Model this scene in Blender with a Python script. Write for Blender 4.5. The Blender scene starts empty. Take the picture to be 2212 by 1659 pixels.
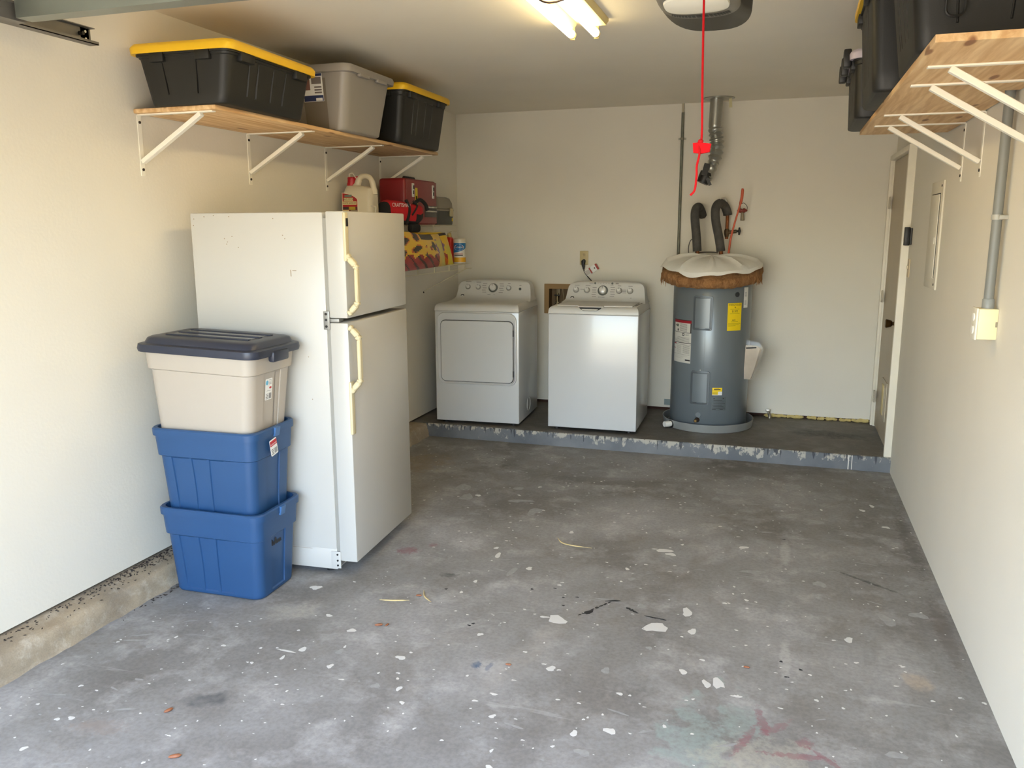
import bpy, bmesh, math, random
from mathutils import Vector, Matrix
R = math.radians
PI = math.pi
S = bpy.context.scene
COL = S.collection

# ------------------------------------------------------------------ camera
cam_d = bpy.data.cameras.new('camera')
cam = bpy.data.objects.new('camera', cam_d)
COL.objects.link(cam)
S.camera = cam
cam_d.sensor_fit = 'HORIZONTAL'
cam_d.sensor_width = 36.0
cam_d.lens = 36.0 * 1776.13 / 2212.0
cam_d.clip_start = 0.05
pt, yw, rl = R(10.7264), R(-18.0525), R(-0.1624)
fw = Vector((math.sin(yw) * math.cos(pt), math.cos(yw) * math.cos(pt), -math.sin(pt)))
rt = Vector((math.cos(yw), -math.sin(yw), 0))
up = rt.cross(fw)
rt2 = rt * math.cos(rl) + up * math.sin(rl)
up2 = -rt * math.sin(rl) + up * math.cos(rl)
cam.matrix_world = Matrix(((rt2.x, up2.x, -fw.x, 0), (rt2.y, up2.y, -fw.y, 0),
                           (rt2.z, up2.z, -fw.z, 1.644), (0, 0, 0, 1)))

# ------------------------------------------------------------------ sky, sun, exposure
SUN_EL, SUN_AZ = R(64), R(20)          # sun stands high in front of the garage door
w = bpy.data.worlds.new('sky')
S.world = w
w.use_nodes = True
nt = w.node_tree
sky = nt.nodes.new('ShaderNodeTexSky')
sky.sky_type = 'NISHITA'
sky.sun_disc = False
sky.sun_elevation = SUN_EL
sky.sun_rotation = PI + SUN_AZ
sky.air_density = 1.0
sky.dust_density = 1.2
nt.links.new(sky.outputs[0], nt.nodes['Background'].inputs[0])
nt.nodes['Background'].inputs[1].default_value = 0.88
sun_d = bpy.data.lights.new('sun', 'SUN')
sun_d.energy = 6.2
sun_d.angle = R(0.6)
sun_d.color = (1.0, 0.88, 0.66)
sun = bpy.data.objects.new('sun', sun_d)
COL.objects.link(sun)
sdir = Vector((math.sin(SUN_AZ) * math.cos(SUN_EL), -math.cos(SUN_AZ) * math.cos(SUN_EL), math.sin(SUN_EL)))
sun.rotation_euler = sdir.to_track_quat('Z', 'Y').to_euler()
sun.location = (0, -6, 9)
vs = S.view_settings
vs.view_transform = 'Standard'
vs.look = 'None'
vs.gamma = 1.0
vs.use_curve_mapping = False
vs.exposure = 1.37
TUBE_EMIT = 8.0

# ------------------------------------------------------------------ room numbers (metres)
XL, XR, YB, HC, ST, YS = -2.786, 0.775, 6.983, 2.622, 0.103, 5.918
YF = 0.30                               # inner face of the front wall

# ------------------------------------------------------------------ materials
def lin(c):
    return tuple(((x / 255.0) / 12.92 if x / 255.0 <= 0.04045 else ((x / 255.0 + 0.055) / 1.055) ** 2.4) for x in c)

MATS = {}
class NT:
    """tiny node helper"""
    def __init__(s, m):
        s.t = m.node_tree
        s.b = s.t.nodes['Principled BSDF']
        s.tc = None
    def n(s, typ, **kw):
        x = s.t.nodes.new(typ)
        for k, v in kw.items():
            setattr(x, k, v)
        return x
    def l(s, a, b):
        s.t.links.new(a, b)
    def co(s):
        if s.tc is None:
            s.tc = s.n('ShaderNodeTexCoord')
        return s.tc.outputs['Object']
    def noise(s, scale, detail=4, rough=0.55, stretch=None, dist=0.0):
        x = s.n('ShaderNodeTexNoise')
        x.inputs['Scale'].default_value = scale
        x.inputs['Detail'].default_value = detail
        x.inputs['Roughness'].default_value = rough
        x.inputs['Distortion'].default_value = dist
        if stretch:
            mp = s.n('ShaderNodeMapping')
            mp.inputs['Scale'].default_value = stretch
            s.l(s.co(), mp.inputs['Vector'])
            s.l(mp.outputs[0], x.inputs['Vector'])
        else:
            s.l(s.co(), x.inputs['Vector'])
        return x.outputs['Fac']
    def ramp(s, fac, stops):
        x = s.n('ShaderNodeValToRGB')
        e = x.color_ramp.elements
        while len(e) < len(stops):
            e.new(0.5)
        for i, (p, c) in enumerate(stops):
            e[i].position = p
            e[i].color = (c, c, c, 1) if isinstance(c, (int, float)) else tuple(c) + (1,)
        s.l(fac, x.inputs[0])
        return x.outputs[0]
    def mix(s, fac, a, b, mode='MIX'):
        x = s.n('ShaderNodeMix', data_type='RGBA', blend_type=mode)
        for sock, v in ((x.inputs['Factor'], fac), (x.inputs['A'], a), (x.inputs['B'], b)):
            if hasattr(v, 'links') or hasattr(v, 'is_linked'):
                s.l(v, sock)
            elif isinstance(v, (int, float)):
                sock.default_value = v
            else:
                sock.default_value = tuple(v) + (1,)
        return x.outputs['Result']
    def math(s, op, a, b=0.0, clamp=False):
        x = s.n('ShaderNodeMath', operation=op, use_clamp=clamp)
        for i, v in enumerate((a, b)):
            if isinstance(v, (int, float)):
                x.inputs[i].default_value = v
            else:
                s.l(v, x.inputs[i])
        return x.outputs[0]
    def bump(s, h, strength=0.2, dist=0.01):
        x = s.n('ShaderNodeBump')
        x.inputs['Strength'].default_value = strength
        x.inputs['Distance'].default_value = dist
        s.l(h, x.inputs['Height'])
        s.l(x.outputs[0], s.b.inputs['Normal'])

def M(name, rgb, rough=0.5, metal=0.0, var=0.0, vscale=6.0, bump=0.0, bscale=60.0, coat=0.0, spec=0.5):
    if name in MATS:
        return MATS[name]
    m = bpy.data.materials.new(name)
    m.use_nodes = True
    t = NT(m)
    c = lin(rgb)
    t.b.inputs['Base Color'].default_value = c + (1,)
    t.b.inputs['Roughness'].default_value = rough
    t.b.inputs['Metallic'].default_value = metal
    t.b.inputs['Coat Weight'].default_value = coat
    t.b.inputs['Coat Roughness'].default_value = 0.08
    t.b.inputs['Specular IOR Level'].default_value = spec
    if var > 0:
        f = t.ramp(t.noise(vscale, 5), [(0.3, 0.0), (0.72, 1.0)])
        t.l(t.mix(f, c, tuple(x * (1 - var) for x in c)), t.b.inputs['Base Color'])
    if bump > 0:
        t.bump(t.noise(bscale, 3), bump, 0.004)
    MATS[name] = m
    return m

# walls: off-white paint with a faint roller texture
def paint(name, rgb, bump=0.12):
    m = M(name, rgb, 0.75)
    t = NT(m)
    c = lin(rgb)
    f = t.ramp(t.noise(1.6, 2), [(0.35, 0.0), (0.75, 1.0)])
    t.l(t.mix(f, c, tuple(x * 0.95 for x in c)), t.b.inputs['Base Color'])
    t.bump(t.noise(70, 1), bump, 0.004)
    return m
WALL = paint('wall_paint', (226, 219, 203))
CEIL = paint('ceiling_paint', (232, 224, 207), 0.06)
TRIMW = M('trim_paint', (233, 225, 205), 0.45, var=0.06, vscale=9)
DOORP = M('door_paint', (196, 182, 158), 0.5, var=0.06, vscale=3)
BRKW = M('bracket_white', (242, 236, 220), 0.4)

# ------------------------------------------------------------------ mesh helpers
def smoothpath(pts, n=6):
    P = [Vector(p) for p in pts]
    if len(P) < 3:
        return P
    out = []
    for i in range(len(P) - 1):
        p0 = P[i - 1] if i > 0 else P[i] * 2 - P[i + 1]
        p1, p2 = P[i], P[i + 1]
        p3 = P[i + 2] if i + 2 < len(P) else P[i + 1] * 2 - P[i]
        for k in range(n):
            t = k / n
            out.append(0.5 * ((2 * p1) + (p2 - p0) * t + (2 * p0 - 5 * p1 + 4 * p2 - p3) * t * t
                              + (-p0 + 3 * p1 - 3 * p2 + p3) * t ** 3))
    out.append(P[-1])
    return out

class MB:
    def __init__(s):
        s.v, s.f, s.m = [], [], []
    def add(s, verts, faces, mi=0):
        o = len(s.v)
        s.v += [tuple(v) for v in verts]
        s.f += [tuple(i + o for i in f) for f in faces]
        s.m += [mi] * len(faces)
        return s
    def box(s, x0, x1, y0, y1, z0, z1, b=0.0, seg=2, mi=0, T=None):
        x0, x1 = min(x0, x1), max(x0, x1)
        y0, y1 = min(y0, y1), max(y0, y1)
        z0, z1 = min(z0, z1), max(z0, z1)
        if b <= 0:
            vs_ = [Vector((x, y, z)) for z in (z0, z1) for y in (y0, y1) for x in (x0, x1)]
            fs = [(0, 2, 3, 1), (4, 5, 7, 6), (0, 1, 5, 4), (2, 6, 7, 3), (0, 4, 6, 2), (1, 3, 7, 5)]
        else:
            bm = bmesh.new()
            bmesh.ops.create_cube(bm, size=1.0)
            for v in bm.verts:
                v.co = Vector(((x0 + x1) / 2 + v.co.x * (x1 - x0), (y0 + y1) / 2 + v.co.y * (y1 - y0),
                               (z0 + z1) / 2 + v.co.z * (z1 - z0)))
            b = min(b, 0.49 * min(x1 - x0, y1 - y0, z1 - z0))
            bmesh.ops.bevel(bm, geom=list(bm.edges), offset=b, segments=seg, affect='EDGES', profile=0.5)
            bm.verts.index_update()
            vs_ = [v.co.copy() for v in bm.verts]
            fs = [[v.index for v in f.verts] for f in bm.faces]
            bm.free()
        if T is not None:
            vs_ = [T @ v for v in vs_]
        return s.add(vs_, fs, mi)
    def bar(s, p0, p1, wd, th, side, mi=0, b=0.0):
        """flat strap from p0 to p1, wd along 'side', th along the third axis"""
        p0, p1 = Vector(p0), Vector(p1)
        d = (p1 - p0)
        L = d.length
        d.normalize()
        y = Vector(side)
        y = (y - d * y.dot(d)).normalized()
        z = d.cross(y)
        T = Matrix(((d.x, y.x, z.x, p0.x), (d.y, y.y, z.y, p0.y), (d.z, y.z, z.z, p0.z), (0, 0, 0, 1)))
        return s.box(0, L, -wd / 2, wd / 2, -th / 2, th / 2, b, 1, mi, T)
    def loft(s, rings, cap0=True, cap1=True, mi=0, mis=None, closed=True):
        n = len(rings[0])
        vs_ = [p for r in rings for p in r]
        fs, ms = [], []
        m = n if closed else n - 1
        for i in range(len(rings) - 1):
            for j in range(m):
                k = (j + 1) % n
                fs.append((i * n + j, i * n + k, (i + 1) * n + k, (i + 1) * n + j))
                ms.append(mis[i] if mis else mi)
        if cap0:
            fs.append(tuple(reversed(range(n))))
            ms.append(mis[0] if mis else mi)
        if cap1:
            fs.append(tuple((len(rings) - 1) * n + j for j in range(n)))
            ms.append(mis[-1] if mis else mi)
        o = len(s.v)
        s.v += [tuple(v) for v in vs_]
        s.f += [tuple(i + o for i in f) for f in fs]
        s.m += ms
        return s
    def tube(s, pts, r, n=10, mi=0, smooth=0, caps=True):
        P = smoothpath(pts, smooth) if smooth else [Vector(p) for p in pts]
        rr = r if isinstance(r, (list, tuple)) else None
        t0 = (P[1] - P[0]).normalized()
        a = Vector((0, 0, 1)) if abs(t0.z) < 0.9 else Vector((1, 0, 0))
        nx = t0.cross(a).normalized()
        rings = []
        for i, p in enumerate(P):
            t = (P[min(i + 1, len(P) - 1)] - P[max(i - 1, 0)]).normalized()
            nx = (nx - t * nx.dot(t)).normalized()
            ny = t.cross(nx)
            rad = r if rr is None else rr[min(len(rr) - 1, int(round(i * (len(rr) - 1) / (len(P) - 1))))]
            rings.append([p + (nx * math.cos(2 * PI * k / n) + ny * math.sin(2 * PI * k / n)) * rad for k in range(n)])
        return s.loft(rings, caps, caps, mi)
    def cyl(s, p0, p1, r, n=20, mi=0, r1=None):
        return s.tube([p0, p1], [r, r if r1 is None else r1], n, mi)
    def lathe(s, prof, n=32, c=(0, 0, 0), mi=0, cap0=False, cap1=False, mis=None):
        rings = [[(c[0] + r * math.cos(2 * PI * k / n), c[1] + r * math.sin(2 * PI * k / n), c[2] + z) for k in range(n)]
                 for r, z in prof]
        return s.loft(rings, cap0, cap1, mi, mis)
    def prism(s, poly, T, h, mi=0):
        """poly in xy, extruded 0..h in z, then transformed by T"""
        n = len(poly)
        vs_ = [T @ Vector((x, y, 0)) for x, y in poly] + [T @ Vector((x, y, h)) for x, y in poly]
        fs = [tuple(reversed(range(n))), tuple(range(n, 2 * n))]
        fs += [(i, (i + 1) % n, n + (i + 1) % n, n + i) for i in range(n)]
        return s.add(vs_, fs, mi)
    def sphere(s, c, rx, ry=None, rz=None, nu=14, nv=9, mi=0):
        ry = rx if ry is None else ry
        rz = rx if rz is None else rz
        rings = []
        for j in range(nv):
            a = -PI / 2 + PI * (j + 0.5) / nv
            rings.append([(c[0] + rx * math.cos(a) * math.cos(2 * PI * k / nu), c[1] + ry * math.cos(a) * math.sin(2 * PI * k / nu),
                           c[2] + rz * math.sin(a)) for k in range(nu)])
        return s.loft(rings, True, True, mi)
    def text(s, txt, size, T, mi=0, align='CENTER', shear=0.0, fn=None, sx=1.0):
        cu = bpy.data.curves.new('t', 'FONT')
        cu.body = txt
        cu.size = size
        cu.align_x = align
        cu.align_y = 'CENTER'
        cu.shear = shear
        ob = bpy.data.objects.new('t', cu)
        COL.objects.link(ob)
        dg = bpy.context.evaluated_depsgraph_get()
        me = bpy.data.meshes.new_from_object(ob.evaluated_get(dg))
        vs_ = [T @ Vector((v.co.x * sx, v.co.y, 0)) if fn is None else fn(T @ Vector((v.co.x * sx, v.co.y, 0))) for v in me.vertices]
        fs = [tuple(p.vertices) for p in me.polygons]
        bpy.data.objects.remove(ob)
        bpy.data.curves.remove(cu)
        bpy.data.meshes.remove(me)
        return s.add(vs_, fs, mi)
    def map(s, fn):
        s.v = [tuple(fn(Vector(v))) for v in s.v]
        return s
    def build(s, name, mats, parent=None, loc=(0, 0, 0), rot=(0, 0, 0), smooth=40, kind=None):
        me = bpy.data.meshes.new(name)
        me.from_pydata(s.v, [], s.f)
        mats = mats if isinstance(mats, (list, tuple)) else [mats]
        for m in mats:
            me.materials.append(m)
        me.polygons.foreach_set('material_index', s.m)
        bm = bmesh.new()
        bm.from_mesh(me)
        bmesh.ops.recalc_face_normals(bm, faces=bm.faces)
        bm.to_mesh(me)
        bm.free()
        if smooth:
            me.shade_smooth()
            me.set_sharp_from_angle(angle=R(smooth))
        me.update()
        o = bpy.data.objects.new(name, me)
        COL.objects.link(o)
        o.location = loc
        o.rotation_euler = rot
        if parent is not None:
            o.parent = parent
        if kind:
            o['kind'] = kind
        return o

def tag(o, label, cat, group=None):
    o['label'] = label
    o['category'] = cat
    if group:
        o['group'] = group
    return o
def thing(name, label, cat, loc=(0, 0, 0), rz=0.0, group=None, rot=None):
    o = bpy.data.objects.new(name, None)
    o.empty_display_size = 0.1
    COL.objects.link(o)
    o.location = loc
    o.rotation_euler = rot if rot else (0, 0, rz)
    return tag(o, label, cat, group)
def Tm(x=0, y=0, z=0, rx=0, ry=0, rz=0):
    return Matrix.Translation((x, y, z)) @ Matrix.Rotation(rz, 4, 'Z') @ Matrix.Rotation(ry, 4, 'Y') @ Matrix.Rotation(rx, 4, 'X')
def rrect(w_, h_, r, n=5, cx=0, cy=0):
    out = []
    for sx, sy, a0 in ((1, -1, -90), (1, 1, 0), (-1, 1, 90), (-1, -1, 180)):
        for k in range(n + 1):
            a = R(a0 + 90 * k / n)
            out.append((cx + sx * (w_ / 2 - r) + r * math.cos(a), cy + sy * (h_ / 2 - r) + r * math.sin(a)))
    return out
rnd = random.Random(7)

# ------------------------------------------------------------------ concrete
def concrete(name, base, dark, light, scale=1.0, stains=(), rough=0.75):
    m = bpy.data.materials.new(name)
    m.use_nodes = True
    t = NT(m)
    n1 = t.noise(0.9 * scale, 4, 0.6, dist=0.4)
    n2 = t.noise(4.5 * scale, 6, 0.65)
    n3 = t.noise(60 * scale, 3, 0.6)
    c = t.mix(t.ramp(n1, [(0.34, 0.0), (0.68, 1.0)]), lin(dark), lin(base))
    c = t.mix(t.math('MULTIPLY', t.ramp(n2, [(0.50, 0.0), (0.70, 1.0)]), 0.62), c, lin(light))
    c = t.mix(t.math('MULTIPLY', t.ramp(t.noise(2.3 * scale, 5, 0.6, stretch=(1.0, 0.45, 1.0)), [(0.46, 0.0), (0.68, 1.0)]), 0.5), c, lin(dark))
    c = t.mix(t.math('MULTIPLY', t.ramp(t.noise(1.5 * scale, 7, 0.7, dist=1.5), [(0.50, 0.0), (0.66, 1.0)]), 0.38), c, tuple(x * k for x, k in zip(lin(dark), (1.0, .93, .84))))
    c = t.mix(t.math('MULTIPLY', t.ramp(n3, [(0.35, 1.0), (0.6, 0.0)]), 0.18), c, lin((60, 58, 55)))
    # fine trowel scratches
    sc = t.ramp(t.noise(9 * scale, 2, 0.5, stretch=(0.35, 3.5, 1), dist=1.2), [(0.70, 0.0), (0.76, 1.0)])
    c = t.mix(t.math('MULTIPLY', sc, 0.22), c, lin(light))
    warp_l = t.noise(11, 5, 0.65)
    warp_s = t.noise(48, 5, 0.7)
    smudge = t.ramp(t.noise(30, 4, 0.7), [(0.32, 0.35), (0.6, 1.0)])
    for (cx, cy, rx, ry, ang, col, k, amt) in stains:
        mp = t.n('ShaderNodeMapping', vector_type='TEXTURE')
        mp.inputs['Location'].default_value = (cx, cy, 0)
        mp.inputs['Rotation'].default_value = (0, 0, ang)
        mp.inputs['Scale'].default_value = (rx, ry, 1)
        t.l(t.co(), mp.inputs['Vector'])
        ln = t.n('ShaderNodeVectorMath', operation='LENGTH')
        t.l(mp.outputs[0], ln.inputs[0])
        d = t.math('ADD', t.math('SUBTRACT', 1.0, ln.outputs['Value']), t.math('MULTIPLY', t.math('SUBTRACT', warp_s if min(rx, ry) < .06 else warp_l, 0.5), amt * (1.5 if min(rx, ry) < .06 else 1.0)))
        f = t.math('MULTIPLY', t.math('MULTIPLY', t.ramp(d, [(0.0, 0.0), (0.45, 1.0)]), k), smudge)
        c = t.mix(f, c, lin(col))
    t.l(c, t.b.inputs['Base Color'])
    t.l(t.ramp(n2, [(0.3, rough - 0.18), (0.7, rough + 0.1)]), t.b.inputs['Roughness'])
    t.b.inputs['Specular IOR Level'].default_value = 0.2
    t.bump(t.noise(45, 4), 0.15, 0.003)
    return m

RED, MINT = (138, 92, 98), (150, 164, 157)
FSTAINS = [
    (-1.77, 3.67, 0.07, 0.05, 0.3, RED, 0.75, 1.5), (-1.67, 3.78, 0.03, 0.03, 0, RED, 0.6, 1.5),
    (-0.19, 2.46, 0.13, 0.24, 0.1, MINT, 0.6, 4.0), (-0.05, 2.64, 0.10, 0.13, 0, MINT, 0.5, 4.0),
    (-0.137, 2.864, 0.022, 0.05, 0, MINT, 0.9, 0.8), (0.02, 2.44, 0.18, 0.12, 0.3, (172, 166, 150), 0.6, 4.0),
    (0.02, 2.66, 0.018, 0.10, 0.25, RED, 0.7, 2.2), (-0.03, 2.54, 0.016, 0.11, -0.35, RED, 0.7, 2.2),
    (0.06, 2.63, 0.02, 0.08, -0.7, RED, 0.6, 2.2), (0.13, 2.50, 0.11, 0.018, 0.15, RED, 0.7, 2.2),
    (0.155, 2.58, 0.03, 0.03, 0, RED, 0.7, 2.2), (0.23, 2.50, 0.11, 0.012, -0.75, RED, 0.7, 1.6),
    (0.096, 4.23, 0.030, 0.20, 0.0, (176, 174, 168), 0.8, 0.7), (0.095, 3.11, 0.026, 0.18, 0.0, (178, 176, 170), 0.75, 0.7),
    (-1.03, 2.71, 0.022, 0.03, 0, (62, 88, 116), 0.8, 1.5), (-0.98, 2.71, 0.012, 0.035, 0, (70, 94, 120), 0.7, 1.5),
    (-2.38, 5.2, 0.22, 0.28, 0.3, (150, 132, 106), 0.5, 2.2), (0.56, 3.09, 0.06, 0.08, 0.2, (186, 168, 146), 0.6, 2.0),
    (-1.95, 2.90, 0.15, 0.10, 0.4, (172, 168, 158), 0.7, 2.2), (-1.86, 2.2, 0.09, 0.06, 0.6, (74, 76, 78), 0.7, 2.0),
    (0.47, 3.97, 0.014, 0.18, 0.95, (66, 64, 62), 0.75, 1.2), (-0.85, 2.95, 0.07, 0.55, -0.25, (158, 152, 142), 0.35, 1.0),
    (-1.45, 3.45, 0.05, 0.03, 0.2, (62, 62, 62), 0.6, 1.4), (0.72, 4.6, 0.05, 0.55, 0.0, (84, 78, 70), 0.55, 1.6),
    (0.72, 3.55, 0.04, 0.4, 0.0, (96, 86, 78), 0.5, 1.6), (-2.1, 1.95, 0.12, 0.05, 0.2, (142, 128, 118), 0.5, 2.0),
]
CONC = concrete('garage_concrete', (170, 168, 165), (119, 115, 109), (196, 193, 188), 1.0, FSTAINS, 0.74)
DRIVE = concrete('driveway_concrete', (200, 186, 160), (182, 168, 142), (212, 200, 176), 0.5, (), 0.85)
PLAT = concrete('platform_concrete', (120, 114, 105), (92, 87, 80), (148, 142, 132), 1.3,
                [(0.35, 6.5, 0.35, 0.14, -0.2, (58, 56, 52), 0.8, 1.6), (0.1, 6.55, 0.2, 0.08, 0.2, (132, 128, 120), 0.5, 2.2)], 0.55)
TANC = concrete('curb_concrete', (184, 166, 138), (150, 136, 116), (204, 192, 172), 3.0, (), 0.85)

# platform riser: peeling blue-grey paint over pale concrete
def riser_mat():
    m = bpy.data.materials.new('riser_paint')
    m.use_nodes = True
    t = NT(m)
    c = t.mix(t.ramp(t.noise(3, 4), [(0.35, 0.0), (0.7, 1.0)]), lin((98, 101, 104)), lin((126, 127, 128)))
    sep = t.n('ShaderNodeSeparateXYZ')
    t.l(t.co(), sep.inputs[0])
    hz = t.math('MULTIPLY', t.math('SUBTRACT', sep.outputs['Z'], 0.055), 2.2)
    xw = t.math('MULTIPLY', t.math('ABSOLUTE', t.math('ADD', sep.outputs['X'], 1.0)), -0.05)
    peel = t.math('ADD', t.math('ADD', t.noise(16, 6, 0.7, stretch=(1, 1, 0.7)), hz), xw)
    c = t.mix(t.ramp(peel, [(0.53, 0.0), (0.58, 1.0)]), c, lin((176, 170, 156)))
    drip = t.ramp(t.math('ADD', t.noise(26, 2, 0.5, stretch=(1.6, 1, 0.12)), hz), [(0.66, 0.0), (0.70, 1.0)])
    c = t.mix(t.math('MULTIPLY', drip, 0.9), c, lin((62, 64, 68)))
    t.l(c, t.b.inputs['Base Color'])
    t.b.inputs['Roughness'].default_value = 0.7
    t.bump(t.noise(40, 4), 0.4, 0.004)
    return m
RISER = riser_mat()
DARK = M('gap_shade', (30, 24, 20), 0.9)
SILL = M('sill_brown', (70, 42, 32), 0.9, var=0.3, vscale=20)

def struct(mb, name, mats, **kw):
    o = mb.build(name, mats, **kw)
    o['kind'] = 'structure'
    return o

# ------------------------------------------------------------------ shell
floor = struct(MB().box(XL - .15, XR + .15, 0.15, YS + .2, -0.12, 0.0), 'floor', CONC, smooth=0)
struct(MB().box(-14, 12, -26, 0.15, -0.16, -0.02), 'driveway', DRIVE, smooth=0)
struct(MB().box(XL - .1, XR + .1, 0.15, YB + .1, HC, HC + .12), 'ceiling', CEIL, smooth=0)

# raised platform at the back with its painted riser
pf = MB().box(XL - .1, XR + .12, YS + .012, YB + .1, -0.02, ST, mi=0)
rings = []
r2 = random.Random(3)
nx_ = 90
for z in (-0.02, 0.0, 0.03, 0.06, 0.088, 0.1005, 0.1045):
    row = []
    for i in range(nx_ + 1):
        x = XL - .1 + (XR - XL + .22) * i / nx_
        j = r2.uniform(-.004, .004)
        y = YS + j + (0.012 if z > 0.103 else (0.004 if z > 0.095 else 0.0))
        row.append((x, y, z))
    rings.append(row)
pf.loft(rings, False, False, mi=1, closed=False)
top = [[(x, y + .012, ST + .0012) for (x, y, z) in rings[-1]], [(x, YS + .05, ST + .0012) for (x, y, z) in rings[-1]]]
pf.loft([rings[-1], top[1]], False, False, mi=0, closed=False)
platform = struct(pf, 'floor_platform', [PLAT, RISER], smooth=30)
MB().box(.505, .512, YS - .0075, YS - .003, .004, .104).box(.528, .533, YS - .0075, YS - .003, .004, .104) \
    .build('white_paint_drip', M('white_drip', (214, 210, 200), .6), platform)

# left wall: drywall ends just above the curb, gap shade painted on the backing
struct(MB().box(XL - .12, XL - .02, 0.15, YB + .1, ST - .06, HC + .05, mi=1).box(XL - .02, XL, 0.15, YB, ST + .011, HC), 'wall_left', [WALL, DARK], smooth=0)
# rough concrete curb under the left wall
cb = MB()
rows = []
ny_ = 110
prof = [(-.03, ST), (.03, ST), (.085, ST - .001), (.120, ST - .004), (.134, ST - .014), (.139, ST - .04), (.141, .05), (.145, .02), (.152, .004), (.165, -.01)]
for k, (dx, z) in enumerate(prof):
    row = []
    for i in range(ny_ + 1):
        y = 0.15 + (YS + .01 - 0.15) * i / ny_
        a = 0.0 if k < 2 else 0.007
        row.append((XL + dx + r2.uniform(-a, a), y, z + (r2.uniform(-.004, .004) if 1 < k < 9 else 0)))
    rows.append(row)
cb.loft(rows, False, False, closed=False)
struct(cb, 'curb_left', TANC, smooth=60)

# right wall with the door opening
DY0, DY1, DZ1 = 5.97, 6.905, 2.13
struct(MB().box(XR, XR + .12, 0.15, DY0, -.02, HC).box(XR, XR + .12, DY1, YB + .1, -.02, HC).box(XR, XR + .12, DY0, DY1, DZ1, HC)
       .box(XR, XR + .12, DY0, DY1, -.02, ST), 'wall_right', WALL, smooth=0)
# back wall with the hole for the washer outlet box
VX0, VX1, VZ0, VZ1 = -1.955, -1.66, .925, 1.148
wb = MB()
zb = ST + .026
wb.box(XL - .1, VX0, YB, YB + .12, zb, HC).box(VX1, XR + .1, YB, YB + .12, zb, HC)
wb.box(VX0, VX1, YB, YB + .12, zb, VZ0).box(VX0, VX1, YB, YB + .12, VZ1, HC)
wb.box(XL - .1, XR + .1, YB + .02, YB + .12, ST - .02, zb, mi=1)
wall_back = struct(wb, 'wall_back', [WALL, SILL], smooth=0)
MB().box(-.30, .165, YB - .0016, YB + .01, .262, .625).build('wall_patch', WALL, wall_back, smooth=0)
MB().box(-.9, -.80, YB - .004, YB, .15, .20).build('tape_scrap', M('tape_grey', (120, 132, 130), .5), wall_back, smooth=0)
# front wall around the raised overhead door
OX0, OX1, OZ = -2.40, .42, 2.12
struct(MB().box(XL - .1, OX0, .15, YF, -.02, HC).box(OX1, XR + .1, .15, YF, -.02, HC).box(OX0, OX1, .15, YF, OZ, HC + .1), 'wall_front', WALL, smooth=0)

# ------------------------------------------------------------------ passage door in the right wall
d1 = bpy.data.objects.new('door_1', None)
COL.objects.link(d1)
d1['kind'] = 'structure'
d1.location = (XR, 0, ST)
PR = .046
MB().box(-PR, .11, DY0 - .035, DY0, 0, DZ1 - ST + .035, .004).build('jamb', TRIMW, d1)
MB().box(-PR, .11, DY1, DY1 + .035, 0, DZ1 - ST + .035, .004).build('jamb', TRIMW, d1)
MB().box(-PR, .11, DY0 - .0, DY1 + .0, DZ1 - ST, DZ1 - ST + .035, .004).build('head_jamb', TRIMW, d1)
MB().box(-.028, .02, DY1 - .012, DY1, 0, DZ1 - ST, .002).box(-.028, .02, DY0, DY0 + .012, 0, DZ1 - ST, .002).build('door_stop', TRIMW, d1)
slab = MB().box(-.016, .028, DY0 + .013, DY1 - .013, .008, DZ1 - ST - .004, .003).build('slab', DOORP, d1)
BRASS = M('aged_brass', (92, 70, 42), .32, .9)
kb = MB()
kb.cyl((-.016, 6.06, .90), (-.024, 6.06, .90), .032, 24).cyl((-.024, 6.06, .90), (-.05, 6.06, .90), .012, 16)
kb.tube([(-.045, 6.06, .90), (-.052, 6.06, .90), (-.062, 6.06, .90), (-.085, 6.06, .90), (-.09, 6.06, .90)], [.012, .022, .025, .03, .024], 24)
kb.build('door_knob', BRASS, d1)
for hz in (.24, 1.02, 1.72):
    h = MB().cyl((-.034, DY1 - .012, hz - .045), (-.034, DY1 - .012, hz + .045), .007, 10)
    h.box(-.036, -.030, DY1 - .05, DY1 - .012, hz - .045, hz + .045)
    for q in (-.03, 0, .03):
        h.cyl((-.036, DY1 - .03, hz + q), (-.039, DY1 - .03, hz + q), .005, 8)
    h.build('hinge', M('painted_hinge', (196, 186, 164), .5), d1)
pv = MB()
pv.box(-.024, -.016, 6.27, 6.55, .17, .45, .003).box(-.028, -.024, 6.31, 6.51, .21, .41, .002)
vent = pv.build('vent_plate', M('plate_paint', (188, 176, 152), .5), slab)
MB().box(-.031, -.027, 6.36, 6.45, .20, .42, .002).build('yellowed_strip', M('yellow_strip', (222, 204, 146), .6), slab)

# ------------------------------------------------------------------ overhead door, raised under the ceiling
GALV = M('galvanised_steel', (150, 156, 150), .38, .85, var=.18, vscale=3)
GALV2 = M('galvanised_dull', (128, 124, 118), .5, .7, var=.2, vscale=8)
od = thing('overhead_door', 'galvanised strut of the raised overhead door with roller bracket', 'garage door', (-.985, 0, 2.30))
pan = M('door_panel_paint', (226, 222, 208), .5)
for i in range(4):
    MB().box(-1.33, 1.37, .325 + i * .466, .785 + i * .466, .055, .10, .004).build('panel', pan, od)
hs = MB()                                      # hat-shaped stiffening strut across the innermost panel
prof = [(2.175, .055), (2.150, .055), (2.150, .06), (2.158, .06)]
hs.box(-1.352, 1.37, 2.196, 2.2, .0, .078).box(-1.352, 1.37, 2.14, 2.2, -.001, .004).box(-1.352, 1.37, 2.14, 2.144, .004, .056)
hs.box(-1.352, 1.37, 2.12, 2.144, .052, .056)
hs.build('strut', GALV, od)
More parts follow.
